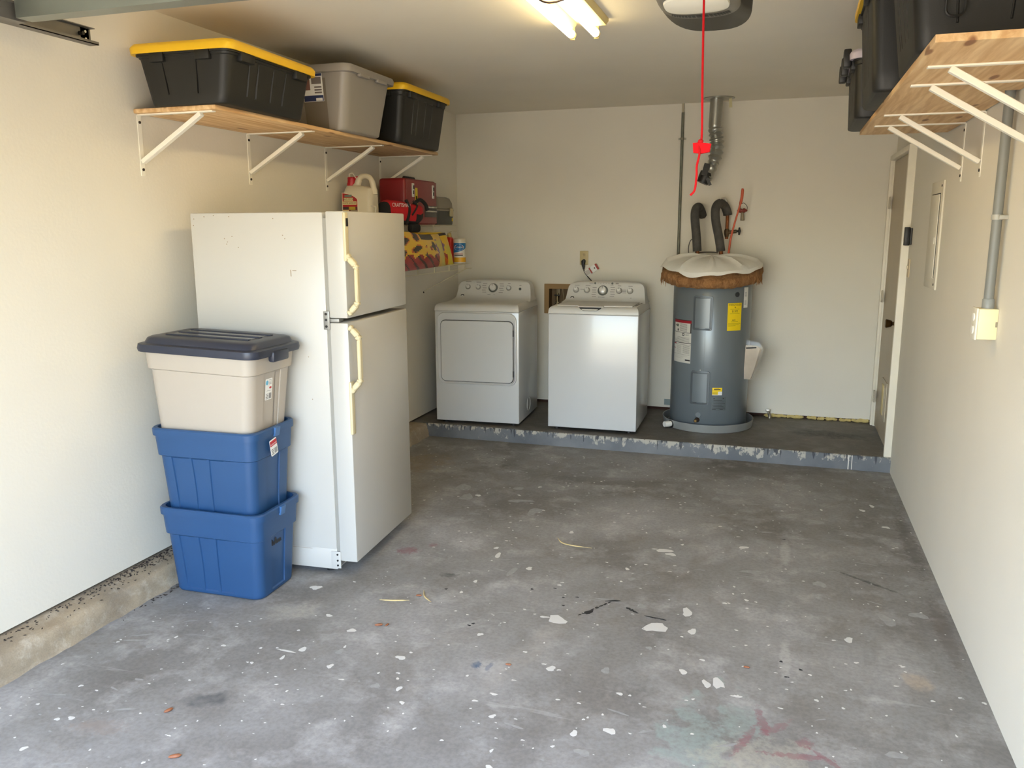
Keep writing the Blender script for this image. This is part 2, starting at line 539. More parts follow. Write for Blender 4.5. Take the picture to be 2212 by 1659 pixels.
rb = MB().box(-1.46, -1.36, 2.06, 2.19, .045, .052).box(-1.40, -1.365, 2.06, 2.19, -.005, .05)
rb.cyl((-1.375, 2.16, .03), (-1.362, 2.16, .03), .006, 8).cyl((-1.375, 2.10, .03), (-1.362, 2.10, .03), .006, 8)
rb.build('roller_bracket', GALV2, od)
ro = MB().cyl((-1.38, 2.12, .032), (-1.618, 2.12, .079), .006, 10).cyl((-1.616, 2.12, .0785), (-1.640, 2.12, .0785), .024, 20)
ro.build('roller', M('roller_dark', (60, 58, 54), .6), od)
lk = MB().bar((-1.44, 1.95, .035), (-1.47, 2.155, -.02), .045, .006, (1, 0, .1))
lk.build('lift_arm', M('worn_zinc', (168, 164, 152), .45, .6, var=.4, vscale=30), od)

trk = thing('door_track', 'galvanised overhead door track with an open bolted end', 'door track', (-2.63, 0, 2.355))
tk = MB()
ty0, ty1 = .45, 2.745
tk.box(-.004, 0, ty0, ty1, .0, .062).box(-.004, .038, ty0, ty1, -.003, 0).box(-.002, .024, ty0, ty1, .058, .061).box(.035, .038, ty0, ty1, -.003, .009)
tk.build('rail', GALV2, trk)
MB().box(-.006, 0, ty1 - .05, ty1 - .008, -.001, .062).build('end_plate', M('dark_steel', (56, 64, 70), .45, .6), trk)
for dz in (.018, .045):
    MB().cyl((0, ty1 - .03, dz), (.006, ty1 - .03, dz), .005, 10).build('rivet', M('bright_zinc', (226, 226, 216), .25, .8), trk)
MB().cyl((0, ty1 - .055, .034), (.02, ty1 - .055, .034), .008, 6).build('bolt', M('dark_bolt', (52, 48, 42), .5, .5), trk)
for hy in (.9, 1.9):
    MB().bar((.0, hy, .058), (.0, hy, HC - 2.355), .03, .003, (0, 1, 0)).build('hanger', GALV2, trk)

# ------------------------------------------------------------------ refrigerator
FW = M('fridge_white', (193, 189, 180), .32, var=.03, vscale=2, bump=.05, bscale=220)
FH = M('handle_cream', (212, 198, 160), .35)
GASK = M('gasket_grey', (150, 146, 136), .6)
DK = M('black_plastic', (28, 26, 24), .45)
fr = thing('refrigerator', 'old white top-freezer refrigerator with cream handles', 'refrigerator', (-1.9657, 3.2999, 0), R(3.742))
FWD, FDP, FHT = .723, .675, 1.7214
MB().box(-FDP, 0, 0, FWD, .118, FHT - .004, .006).box(-.585, 0, 0, FWD, .022, .13, .004).build('cabinet', FW, fr)   # machine recess at the lower back
MB().box(0, .014, .006, FWD - .006, .09, FHT - .03).build('gasket', GASK, fr)
fz = MB().box(.014, .105, 0, FWD, 1.243, FHT, .007).build('freezer_door', FW, fr)
fd = MB().box(.014, .105, 0, FWD, .067, 1.222, .007).build('fresh_food_door', FW, fr)
def grip(z_strip0, z_strip1, zg0, zg1, parent, name):
    h = MB()
    h.box(.098, .112, -.004, .030, z_strip0, z_strip1, .004)
    sgn = 1 if z_strip1 > zg1 else -1
    a, b_ = (zg1 + .03, zg0) if sgn > 0 else (zg0 - .03, zg1)
    path = [(.106, .013, a), (.118, .013, a - sgn * .018), (.146, .015, a - sgn * .048), (.150, .016, a - sgn * .062),
            (.150, .016, b_ + sgn * .058), (.146, .015, b_ + sgn * .042), (.118, .013, b_ + sgn * .012), (.106, .013, b_)]
    for i in range(len(path) - 1):
        h.bar(path[i], path[i + 1], .030, .018 if 2 < i < 4 else .026, (0, 1, 0), b=.005)
    for p in path[1:-1]:
        h.sphere(p, .0095, .0145, .0095, 10, 6)
    o = h.build(name, FH, parent)
    return o
hf = grip(1.50, 1.716, 1.262, 1.50, fz, 'handle')
hl = grip(.70, .95, .93, 1.205, fd, 'handle')
MB().box(.1115, .114, .004, .024, 1.655, 1.690).build('badge', DK, fz)
hg = MB().box(-.012, .06, .004, .05, 1.224, 1.241, .003).box(-.014, .016, -.004, .0, 1.19, 1.275, .001)
for q in (1.205, 1.235, 1.262):
    hg.cyl((.0, -.004, q), (.0, -.007, q), .006, 8, mi=1)
hg.build('middle_hinge', [M('hinge_grey', (150, 148, 142), .45, .5), DK], fr)
hb = MB().box(-.03, .02, -.003, .0, .03, .115, .001)
for q in (.045, .07, .1):
    hb.cyl((.004, -.003, q), (.004, -.006, q), .005, 8, mi=1)
hb.build('bottom_hinge', [FW, DK], fr)
MB().box(-.02, .0, .03, FWD - .03, .025, .085, .003).build('kick_plate', GASK, fr)
for yy in (.05, FWD - .05):
    for xx in (-.06, -.54):
        MB().cyl((xx, yy, 0), (xx, yy, .03), .022, 16).build('foot', DK, fr)
CHIP = M('rust_chip', (150, 132, 108), .8)
ch = MB()
for x, z in ((-.60, 1.70), (-.55, 1.705), (-.47, 1.70), (-.50, 1.60), (-.485, 1.585), (-.49, 1.575), (-.46, 1.61), (-.43, 1.56), (-.20, 1.615), (-.245, 1.69), (-.19, 1.60), (-.655, 1.69), (-.659, 1.66), (-.1, 1.06), (-.09, .86)):
    ch.box(x - .0022, x + .0022, -.0008, .001, z - .0018, z + .0024)
ch.box(-.17, -.166, -.0008, .001, 1.43, 1.46).box(-.16, -.14, -.0008, .001, 1.455, 1.458).box(-.25, -.13, -.0006, .001, .118, .1195)
ch.build('paint_chips', CHIP, fr, kind='stuff')

# ------------------------------------------------------------------ storage totes
def ring(w_, d_, r, z, gx=(), gy=(), o=0.0, e=.012, n=6, bow=0.0):
    """rounded rectangle; gx/gy = intervals (-1..1) of the long / short sides that are pushed in by o"""
    def side(g):
        L = [(-1.0, 0.0)]
        for a, b_ in g:
            L += [(a, 0.0), (a + e, o), (b_ - e, o), (b_, 0.0)]
        return L + [(1.0, 0.0)]
    out = []
    lx, ly = w_ / 2 - r, d_ / 2 - r
    spec = [((1, 0), (0, -1), lx, d_ / 2, gx, -90), ((0, 1), (1, 0), ly, w_ / 2, gy, 0),
            ((-1, 0), (0, 1), lx, d_ / 2, gx, 90), ((0, -1), (-1, 0), ly, w_ / 2, gy, 180)]
    cs = [(lx, -ly), (lx, ly), (-lx, ly), (-lx, -ly)]
    for (t, nn, L, D, g, a0), c in zip(spec, cs):
        for f, off in side(g):
            f2 = f * (1 - bow * (1 - abs(f)))
            out.append((t[0] * f2 * L + nn[0] * (D - off), t[1] * f2 * L + nn[1] * (D - off), z))
        for k in range(1, n):
            a = R(a0 + 90 * k / n)
            out.append((c[0] + r * math.cos(a), c[1] + r * math.sin(a), z))
    return out

def tub(wb, db, wt, dt, h, r=.05, gx=(), gy=(), o=.006, z0f=.06, z1f=.70, band=.008, rim=.016, rimh=.03, bow=0.0, floor_t=.006, ledge=None):
    def at(t, ex=0.0):
        return wb + (wt - 2 * rim - wb) * t + 2 * ex, db + (dt - 2 * rim - db) * t + 2 * ex
    rings = []
    def put(t, ex=0.0, oo=0.0, bw=0.0, rr=None):
        w_, d_ = at(t, ex)
        rings.append(ring(w_, d_, rr or r, t * h, gx, gy, oo, bow=bw))
    put(0.0, -.012, 0, rr=r * .8)
    put(.012, -.003)
    put(.03)
    put(z0f, 0)
    put(z0f + .012, 0, o)
    for k in (.3, .5, .75):
        t = z0f + (z1f - z0f) * k
        put(t, 0, o, bow * math.sin(PI * k))
    put(z1f - .012, 0, o)
    put(z1f, 0, 0)
    if band:
        put(z1f + .015, band)
    put(1 - rimh / h, band)
    w_, d_ = wt, dt
    zz = h - rimh
    for ex, z in ((0, zz), (.0, zz), (0.001, h - .006), (-.004, h), (-rim, h), (-rim - .002, h - .01)):
        rings.append(ring(w_ + 2 * ex, d_ + 2 * ex, r + .008, z, gx, gy, 0))
    rings.append(ring(at(.97)[0] - .006, at(.97)[1] - .006, r, h * .93, gx, gy, 0))
    if ledge:                        # stacking ledge inside the wall: carries the tote above
        q = at(.97)
        rings.append(ring(q[0] - .008, q[1] - .008, r, ledge, gx, gy, 0))
        rings.append(ring(q[0] - .060, q[1] - .060, r * .8, ledge - .001, gx, gy, 0))
    rings.append(ring(at(0)[0] - (.02 if not ledge else .05), at(0)[1] - (.02 if not ledge else .05), r * .8, floor_t, gx, gy, 0))
    return MB().loft(rings, True, True)

BLUE = M('blue_tote_plastic', (38, 75, 117), .42, var=.10, vscale=4, bump=.05, bscale=300)
OFFW = M('cream_tote_plastic', (176, 165, 150), .45, var=.03, vscale=4)
OFFW2 = M('cream_tote_shade', (206, 194, 178), .5)
NAVY = M('navy_lid_plastic', (44, 48, 62), .38, var=.12, vscale=6)
BLK = M('black_tote_plastic', (29, 28, 25), .5, var=.2, vscale=5, bump=.08, bscale=200)
YEL = M('yellow_lid_plastic', (240, 190, 30), .42, var=.05, vscale=4)
GRY = M('grey_tote_plastic', (146, 139, 130), .40, var=.05, vscale=4)
GRY2 = M('grey_panel', (118, 108, 94), .5)
PAPER = M('label_paper', (232, 230, 224), .6)
INK = M('label_ink', (44, 42, 42), .6)
REDP = M('label_red', (190, 36, 44), .5)
CYAN = M('label_cyan', (96, 176, 206), .5)

gxb = ((-.86, -.40), (-.34, .06), (.12, .50))
gyb = ((-.52, .52),)
BW, BD, TW, TD, TH = .455, .288, .535, .366, .413
def blue_tote(label, loc, rz, rot=None):
    t = thing('storage_tote', label, 'storage tote', loc, rz, rot=rot)
    tub(BW, BD, TW, TD, TH, .045, gxb, gyb, .006, .05, .68, .009, .016, .034, .10, ledge=.367).build('tub', BLUE, t)
    for s_ in (1, -1):
        k = MB().box(-.012, .012, -.045, .045, -.05, 0, .005)
        MB().loft([[(s_ * (TW / 2 + dx), dy * wd, TH + dz) for dx, dz in ((-.004, -.002), (.012, -.004), (.004, -.044), (-.004, -.044))]
                   for dy, wd in ((-1, .018), (1, .018))], True, True).build('handle_tab', M('blue_tab', (64, 104, 152), .45), t)
    return t
b1 = blue_tote('blue tote on the floor, bottom of the stack, with black marker scrawl', (-2.370, 3.060, 0), R(1.6))
# marker scrawl on its end wall
def scrawl(pts, r=.0016):
    return MB().tube(pts, r, 6, smooth=4)
sc = MB()
xx = lambda z: BW / 2 + (TW - .032 - BW) / 2 * (z / TH) - .0045
for i, ph in enumerate((0, .016, .030, .043, .056, .069)):
    h_ = (.040, .024, .044, .022, .024, .024)[i]
    pts = []
    for k, (a, b_) in enumerate(((0, 0), (.2, 1), (.5, .1), (.75, .9), (1, .05))):
        z = .228 + b_ * h_ * .8
        pts.append((xx(z), -.055 + ph + a * .015, z))
    sc.tube(pts, .0015, 6, smooth=4)
sc.build('marker_scrawl', INK, b1)
b2 = blue_tote('blue tote nested between the other blue tote and the cream one', (-2.379, 3.063, .366), R(2.0))
tgm = MB()
Tt = Tm(TW / 2 + .002, -.030, .325, rx=R(90), rz=R(90)) @ Matrix.Rotation(R(10), 4, 'Z')
tgm.prism(rrect(.055, .075, .006), Tt, .0012, 0)
def flat(mb, T, x0, x1, y0, y1, z, mi):
    mb.add([T @ Vector(p) for p in ((x0, y0, z), (x1, y0, z), (x1, y1, z), (x0, y1, z))], [(0, 1, 2, 3)], mi)
flat(tgm, Tt, -.0265, .0265, .008, .032, .0016, 1)
for k in range(9):
    flat(tgm, Tt, .0 + k * .0026, .0013 + k * .0026, -.03, -.006, .0016, 2)
for k in range(4):
    flat(tgm, Tt, -.023, -.005, -.03 + k * .007, -.027 + k * .007, .0016, 2)
tgm.text('Rubbermaid', .0095, Tt @ Tm(0, .016, .002), 0)
tgm.build('hang_tag', [PAPER, REDP, INK], b2)

# cream tote with navy lid
CW, CD, CTW, CTD, CH = .475, .300, .560, .372, .40
ct = thing('storage_tote', 'cream tote with dark navy lid on top of the blue ones', 'storage tote', (-2.382, 3.061, .7385), rot=(R(0), R(1.8), R(1.7)))
tub(CW, CD, CTW, CTD, CH, .05, (), ((-.55, .62),), .006, .05, .74, .010, .012, .02, 0).build('tub', OFFW, ct)
xc = lambda z: CW / 2 + (CTW - .024 - CW) / 2 * (z / CH)
st = MB()
st.add([(xc(z) - .0055 + .004, y, z) for z, y in ((.03, .03), (.03, .052), (.29, .052), (.29, .03))], [(0, 1, 2, 3)])
st.build('rib', OFFW, ct)
Tl = Tm(xc(.22) - .003, -.018, .22, rx=R(90), rz=R(90)) @ Matrix.Rotation(R(-1), 4, 'Z') @ Matrix.Rotation(R(4.4), 4, 'X')
lb = MB()
lb.prism(rrect(.052, .096, .004), Tl, .0012, 0)
lb.prism([(-.015 + .010 * math.cos(2 * PI * k / 12), .03 + .011 * math.sin(2 * PI * k / 12)) for k in range(12)], Tl, .0018, 1)
lb.prism([(.012 + .009 * math.cos(2 * PI * k / 12), .006 + .005 * math.sin(2 * PI * k / 12)) for k in range(12)], Tl, .0018, 2)
for k in range(4):
    flat(lb, Tl, .0, .02, .022 + k * .006, .0235 + k * .006, .0016, 3)
    flat(lb, Tl, -.022, -.002, -.043 + k * .007, -.041 + k * .007, .0016, 3)
flat(lb, Tl, -.016, .014, -.008, -.0065, .0016, 3)
for k in range(8):
    flat(lb, Tl, .003 + k * .0023, .0043 + k * .0023, -.043, -.018, .0016, 3)
lb.build('label', [PAPER, CYAN, REDP, INK], ct)
lw, ld = .600, .402
lid = MB()
rg = []
for ex, z, rr in ((-.010, CH - .022, .05), (.0, CH - .024, .055), (.003, CH - .010, .055), (.0, CH + .008, .055), (-.012, CH + .012, .05), (-.02, CH + .013, .05), (-.030, CH + .034, .05), (-.042, CH + .040, .045), (-.07, CH + .042, .03)):
    rg.append(ring(lw + 2 * ex, ld + 2 * ex, rr, z))
lid.loft(rg, True, True)
for y in (-.085, 0.0, .085):
    lid.box(-.21, .21, y - .012, y + .012, CH + .040, CH + .047, .004)
lid_o = lid.build('lid', NAVY, ct)
MB().box(-.20, .20, -.072, -.014, CH + .0425, CH + .0432).box(-.20, .20, .014, .072, CH + .0425, CH + .0432).build('lid_recess', M('lid_gloss', (62, 64, 72), .15), lid_o)
for s_ in (1, -1):
    MB().box(s_ * (lw / 2 - .02), s_ * (lw / 2 + .012), -.062, .062, CH - .052, CH - .004, .01).build('lid_latch', NAVY, ct)

# black totes with yellow lids, and their grey neighbour
def black_tote(label, loc, rz, wb, db, wt, dt, h, lidmat=YEL, slots_long=True, latch=True, group=None, lid_h=.027):
    t = thing('storage_tote', label, 'storage tote', loc, rz, group=group)
    gx = ((-.62, -.57), (-.38, -.33), (.02, .06), (.36, .41)) if wb > db else ((-.55, -.50), (.38, .43))
    gy = ((-.62, -.57), (-.40, -.34), (.02, .06), (.36, .41)) if db >= wb else ((-.55, -.50), (.38, .43))
    tub(wb, db, wt - .03, dt - .03, h, .04, gx, gy, .007, .20, .86, .004, .010, .02).build('tub', BLK, t)
    L = MB()
    rg = []
    for ex, z, rr in ((-.014, h - .012, .045), (.0, h - .014, .05), (.002, h + lid_h * .4, .05), (-.002, h + lid_h - .008, .05), (-.010, h + lid_h, .045), (-.05, h + lid_h, .03), (-.06, h + lid_h - .006, .03)):
        rg.append(ring(wt + 2 * ex, dt + 2 * ex, rr, z))
    L.loft(rg, True, True)
    L.build('lid', lidmat, t)
    for sx, sy in ((1, -.3), (1, .3), (-1, -.3), (-1, .3)):
        x = sx * (wt / 2 - .022)
        MB().box(x - .014, x + .014, sy * dt - .05, sy * dt + .05, h - .05, h - .008, .004).build('catch', BLK, t)
    for sy, sx in ((-1, -.22), (-1, .22), (1, -.22), (1, .22)):
        y = sy * (dt / 2 - .022)
        MB().box(sx * wt - .035, sx * wt + .035, y - .014, y + .014, h - .05, h - .008, .004).build('catch', BLK, t)
    return t
SHZ = 2.170
black_tote('long low black tote with yellow lid, at the fridge end of its shelf', (-2.495, 3.425, SHZ), R(2.2), .375, .655, .515, .745, .228)
black_tote('tall black tote with yellow lid beside the grey tote', (-2.49, 5.165, SHZ), R(0), .36, .635, .50, .755, .325, lid_h=.027)
gt = thing('storage_tote', 'grey tote with grey lid standing between two black ones', 'storage tote', (-2.49, 4.375, SHZ), R(0))
tub(.36, .44, .485, .545, .320, .05, (), (), 0, .06, .8, 0, .010, .02).build('tub', GRY, gt)
L = MB()
L.loft([ring(.505 + 2 * ex, .575 + 2 * ex, .05, z) for ex, z in ((-.012, .302), (0, .300), (.003, .322), (-.002, .338), (-.015, .343), (-.05, .343))], True, True)
for y in (-.16, .05):
    L.box(.235, .256, y, y + .11, .288, .306, .004)
L.build('lid', GRY, gt)
Tg = Tm(.030, -.2475, .215, rx=R(90)) @ Matrix.Rotation(R(7.0), 4, 'X')
gp = MB()
gp.add([Tg @ Vector(p) for p in ((-.075, -.205, .004), (.060, -.205, .004), (.062, .06, .002), (-.085, .06, .002))], [(0, 1, 2, 3)])
gp.build('end_panel', GRY2, gt)
gl = MB()
flat(gl, Tg, -.075, .048, -.06, .085, .008, 0)
flat(gl, Tg, -.073, .046, -.058, -.028, .0085, 1)
flat(gl, Tg, -.073, .046, .070, .083, .0085, 1)
flat(gl, Tg, -.066, -.03, .0, .062, .0085, 2)
flat(gl, Tg, -.02, .04, .03, .065, .0085, 3)
flat(gl, Tg, .0, .04, -.056, -.042, .009, 0)
for k in range(3):
    flat(gl, Tg, -.005, .04, -.018 + k * .014, -.010 + k * .014, .0085, 3)
gl.build('label', [PAPER, M('label_navy', (40, 52, 92), .5), M('label_brown', (130, 92, 84), .5), M('label_greybrown', (120, 110, 104), .5)], gt)

# ------------------------------------------------------------------ wooden wall shelves on white steel brackets
def pine():
    m = bpy.data.materials.new('pine_board')
    m.use_nodes = True
    t = NT(m)
    g = t.noise(3.2, 5, 0.6, stretch=(9.0, 0.55, 9.0), dist=0.6)
    c = t.mix(t.ramp(g, [(0.30, 0.0), (0.62, 1.0)]), lin((196, 150, 98)), lin((230, 196, 146)))
    wv = t.n('ShaderNodeTexWave', wave_type='BANDS', bands_direction='X')
    wv.inputs['Scale'].default_value = 5.5
    wv.inputs['Distortion'].default_value = 9.0
    wv.inputs['Detail'].default_value = 3.0
    mp = t.n('ShaderNodeMapping')
    mp.inputs['Scale'].default_value = (1.6, .35, 1.6)
    t.l(t.co(), mp.inputs['Vector'])
    t.l(mp.outputs[0], wv.inputs['Vector'])
    c = t.mix(t.math('MULTIPLY', t.ramp(wv.outputs['Fac'], [(0.45, 0.0), (0.95, 1.0)]), .35), c, lin((188, 138, 84)))
    v = t.n('ShaderNodeTexVoronoi')
    v.inputs['Scale'].default_value = 4.2
    mp2 = t.n('ShaderNodeMapping')
    mp2.inputs['Scale'].default_value = (2.4, .7, 2.4)
    t.l(t.co(), mp2.inputs['Vector'])
    t.l(mp2.outputs[0], v.inputs['Vector'])
    k = t.ramp(v.outputs['Distance'], [(0.10, 1.0), (0.16, 0.0)])
    c = t.mix(t.math('MULTIPLY', k, .85), c, lin((128, 78, 44)))
    t.l(c, t.b.inputs['Base Color'])
    t.b.inputs['Roughness'].default_value = .55
    t.bump(g, .1, .002)
    return m
PINE = pine()
SCREW = M('screw_dark', (46, 36, 30), .5, .3)
def bracket(parent, y, sx, reach=.40, drop=.268):
    """sx=+1: wall on the left, arm reaches +x"""
    b = MB()
    def q(x, z):
        return (sx * x, y, z)
    b.bar(q(.002, .0), q(.002, -drop), .026, .004, (0, 1, 0), b=.001)
    b.bar(q(.0, -.003), q(reach, -.003), .026, .006, (0, 1, 0), b=.001)
    b.bar(q(.008, -drop * .77), q(reach * .84, -.010), .026, .020, (0, 1, 0), b=.002)
    o = b.build('bracket', BRKW, parent)
    for z in (-.034, -drop + .028):
        MB().cyl((sx * .003, y, z), (sx * .0075, y, z), .0065, 10).build('screw', SCREW, o)
    return o
sl = thing('wall_shelf', 'long pine shelf board on white brackets above the refrigerator', 'shelf', (XL, 0, 2.150))
MB().box(.004, .438, 3.11, 5.54, 0, .020, .004).build('board', PINE, sl)
for y in (3.143, 3.95, 4.752, 5.50):
    bracket(sl, y, 1, .405)
sr = thing('wall_shelf', 'pine shelf board on white brackets above the electrical panel', 'shelf', (XR, 0, 2.120))
bd = MB()
poly = [(-.425, 2.52), (-.008, 2.52), (-.008, 3.455), (-.058, 3.455), (-.058, 3.535), (-.008, 3.535), (-.008, 4.84), (-.425, 4.84)]
bd.prism(poly, Tm(0, 0, 0), .020)
bd.build('board', PINE, sr)
for y in (2.875, 3.225, 4.02, 4.425):
    bracket(sr, y, -1, .392)

SRZ = 2.1395
ta = black_tote('black tote with a rounded grip moulding on its end, lid out of sight', (.516, 3.005, SRZ), R(-1), .35, .50, .495, .585, .37)
black_tote('black tote with yellow lid between two other black totes on one shelf', (.478, 3.755, SRZ), R(-1.0), .375, .56, .485, .64, .385)
tc = black_tote('black tote with pale lavender lid and black side clips', (.495, 4.565, SRZ), R(-1), .42, .60, .49, .67, .275,
                M('lavender_lid', (190, 180, 190), .5))
for y in (-.24, -.02, .2):
    MB().box(-.272, -.238, y - .03, y + .03, .235, .315, .006).build('clip', DK, tc)
gm = MB()
pr = [(x, z) for x, z in rrect(.05, .15, .02)]
gm.tube([(-.086 + x, -.263 - (z + .15) * .075, .165 + z) for x, z in pr] + [(-.086 + pr[0][0], -.263 - (pr[0][1] + .15) * .075, .165 + pr[0][1])], .004, 6)
gm.build('grip_moulding', BLK, ta)

# ------------------------------------------------------------------ washer and dryer
APW = M('appliance_white', (210, 210, 207), .24, coat=.3)
APP = M('appliance_plastic', (206, 203, 195), .35)
KNOB = M('knob_silver', (224, 222, 216), .25, .1)
KSK = M('knob_skirt_shade', (150, 147, 140), .35)  # darker grey stands in for the shading ring around the small knobs
KRING = M('knob_ring', (120, 124, 120), .3, .6)
SEAM = M('seam_dark', (40, 40, 40), .7)
GINK = M('panel_ink', (92, 90, 86), .6)
AW, AD, AH = .686, .66, .905
PANEL_N = Vector((0, -math.cos(R(24)), math.sin(R(24))))
def on_panel(x, sgn):
    """point at height fraction sgn (0..1) of the sloping control panel"""
    z0, y0, z1, y1 = .985, .495, 1.085, .54
    return Vector((x, y0 + (y1 - y0) * sgn, z0 + (z1 - z0) * sgn))
def panel_T(x, f):
    p = on_panel(x, f) + PANEL_N * .0035
    ex = Vector((1, 0, 0))
    ey = PANEL_N.cross(ex)
    return Matrix(((ex.x, ey.x, PANEL_N.x, p.x), (ex.y, ey.y, PANEL_N.y, p.y), (ex.z, ey.z, PANEL_N.z, p.z), (0, 0, 0, 1)))
def knob(parent, x, f, r, main=False):
    p = on_panel(x, f)
    a = MB().tube([p, p + PANEL_N * .004, p + PANEL_N * .010], [r * 1.32, r * 1.32, r * 1.1], 28)
    k = a.build('knob', KRING if main else KSK, parent)
    b = MB().tube([p + PANEL_N * .006, p + PANEL_N * .03, p + PANEL_N * .034], [r * .95, r * .85, r * .7], 28)
    b.build('knob_cap', KNOB, k)
    MB().box(-.0012, .0012, .2 * r, .75 * r, .0, .0008, T=panel_T(x, f) @ Tm(0, 0, .032)).build('pointer', INK, k)
def appliance(name, label, cat, loc, rz):
    t = thing(name, label, cat, loc, rz)
    MB().box(0, AW, .004, AD, .022, AH - .002, .006, 3).build('cabinet', APW, t)
    MB().box(.008, AW - .008, .012, AD - .01, AH - .006, AH + .004).build('seam', SEAM, t)
    # plastic top deck with a rolled front edge
    d = MB()
    rows = []
    for y, z, ins in ((.0, AH, 0), (-.001, AH + .014, .001), (.004, AH + .032, .003), (.018, AH + .046, .010), (.045, AH + .054, .022), (.20, AH + .054, .028), (.42, AH + .054, .028), (AD, AH + .054, .026)):
        rows.append([(0, y, AH), (ins * .3, y, AH + (z - AH) * .6), (ins, y, z), (AW - ins, y, z), (AW - ins * .3, y, AH + (z - AH) * .6), (AW, y, AH)])
    d.loft(rows, True, True)
    d.build('top_deck', APP, t)
    # console
    c = MB()
    secs = []
    for z, y, hw in ((AH + .050, .400, .338), (AH + .058, .445, .330), (.985 - .01, .485, .322), (1.00, .5015, .318), (1.04, .5195, .313), (1.075, .5355, .306), (1.095, .546, .292), (1.106, .556, .265), (1.110, .575, .235)):
        n = 14
        row = []
        for i in range(n + 1):
            u = -1 + 2 * i / n
            crown = .006 * (1 - u * u) if z > 1.05 else 0
            row.append((AW / 2 + hw * u, y, z + crown))
        for i in range(n, -1, -1):
            u = -1 + 2 * i / n
            crown = .006 * (1 - u * u) if z > 1.05 else 0
            row.append((AW / 2 + hw * u, AD - .004, z + crown))
        secs.append(row)
    c.loft(secs, True, True)
    con = c.build('console', APP, t)
    for x in (.06, AW - .06):
        for y in (.06, AD - .06):
            MB().cyl((x, y, 0), (x, y, .024), .022, 14).build('foot', DK, t)
    lg = MB().tube([on_panel(.075, -.03), on_panel(.075, -.03) + PANEL_N * .003], .017, 20)
    lg.build('maker_badge', INK, con)
    rg_ = MB().tube([on_panel(.075, -.03) + PANEL_N * .003, on_panel(.075, -.03) + PANEL_N * .004], .009, 16)
    rg_.build('badge_ring', KNOB, con)
    return t, con
def lines(mb, items):
    for x, f, w_ in items:
        T = panel_T(x, f)
        flat(mb, T, -w_ / 2, w_ / 2, -.0016, .0016, 0, 0)

# dryer
dr, con = appliance('dryer', 'white front-door clothes dryer with four knobs', 'dryer', (-2.5893, 5.9739, ST), R(3.57))
knob(con, .115, .72, .017); knob(con, .205, .70, .017); knob(con, .335, .66, .030, True); knob(con, .470, .66, .017)
bt = MB().tube([on_panel(.568, .60), on_panel(.568, .60) + PANEL_N * .005], .011, 16)
bt.build('start_button', KRING, con)
pi_ = MB()
its = [(.115, 1.12, .05), (.205, 1.1, .04), (.470, 1.02, .022), (.568, .86, .018)]
for k in range(5):
    its += [(.262 - .006 * (k % 2), .98 - k * .17, .034), (.405 + .006 * (k % 2), .98 - k * .17, .036)]
its += [(.305, .12, .026), (.350, .12, .008)]
lines(pi_, its)
pi_.build('panel_print', GINK, con, kind='stuff')
# door: shallow surround, rounded slab, dark seam
fx = MB()
cxz = (.345, .605)
outer = rrect(.628, .552, .06, 6)
def ring3(pts, y, oz=0.0):
    return [(cxz[0] + x, y, cxz[1] + z + oz) for x, z in pts]
fx.loft([ring3(rrect(.648, .572, .064, 6), .0045, .004), ring3(rrect(.640, .564, .060, 6), -.010, .004), ring3(rrect(.630, .554, .056, 6), -.011, .003), ring3(rrect(.606, .505, .046, 6), .0005, -.015), ring3(rrect(.600, .494, .042, 6), .0035, -.016)], False, False)
fx.build('door_surround', APW, dr)
MB().loft([ring3(rrect(.598, .492, .042, 6), .003, -.016), ring3(rrect(.590, .484, .038, 6), .003, -.016)], True, True).build('door_seam', SEAM, dr)
MB().loft([ring3(rrect(.588, .482, .038, 6), .006, -.016), ring3(rrect(.588, .482, .038, 6), -.006, -.016), ring3(rrect(.580, .474, .034, 6), -.010, -.016)], True, True).build('door', APW, dr)
for z in (.42, .74):
    MB().box(.638, .646, -.008, .003, z - .025, z + .025, .002).build('hinge', SEAM, dr)
vp = MB()
vp.tube([(AW + .0008, .33 + .055 * math.cos(a), .12 + .055 * math.sin(a)) for a in [2 * PI * k / 24 for k in range(25)]], .002, 6)
vp.build('vent_knockout', APW, dr)

# washer
wa, con = appliance('washing_machine', 'white top-load washing machine with five knobs', 'washing machine', (-1.671, 6.022, ST), R(1.255))
knob(con, .100, .62, .019); knob(con, .190, .61, .019); knob(con, .320, .60, .032, True); knob(con, .452, .60, .019); knob(con, .540, .60, .019)
for x in (.252, .392):
    MB().tube([on_panel(x, 1.16), on_panel(x, 1.16) + PANEL_N * .004], .0085, 14).build('button', KRING, con)
pi_ = MB()
its = [(.105, .98, .04), (.195, .97, .04), (.452, .97, .028), (.540, .97, .034), (.222, 1.16, .034), (.430, 1.19, .022), (.432, 1.13, .026), (.390, 1.03, .026), (.55, .05, .012)]
for k in range(5):
    its += [(.252 - .004 * (k % 2), .80 - k * .17, .034), (.398 + .004 * (k % 2), .84 - k * .17, .036), (.276 + k * .022, 1.17, .007)]
    its += [(.30 + .011 * k - .01, .08, .009)]
for k in range(3):
    its += [(.494, .66 - k * .11, .03)]
its += [(.150, .66, .03)]
lines(pi_, its)
pi_.build('panel_print', GINK, con, kind='stuff')
ld_ = MB().box(.055, AW - .055, .055, .425, AH + .0535, AH + .062, .004)
lid_o = ld_.build('lid', APP, wa)
MB().loft([[(x, y, z) for x in (.213, .43) for y, z in ()] or [(.225, .016, AH + .058), (.418, .016, AH + .058), (.418, .075, AH + .064), (.225, .075, AH + .064)],
           [(.225, .014, AH + .052), (.418, .014, AH + .052), (.418, .075, AH + .056), (.225, .075, AH + .056)]], True, True).build('lid_lip', APP, lid_o)
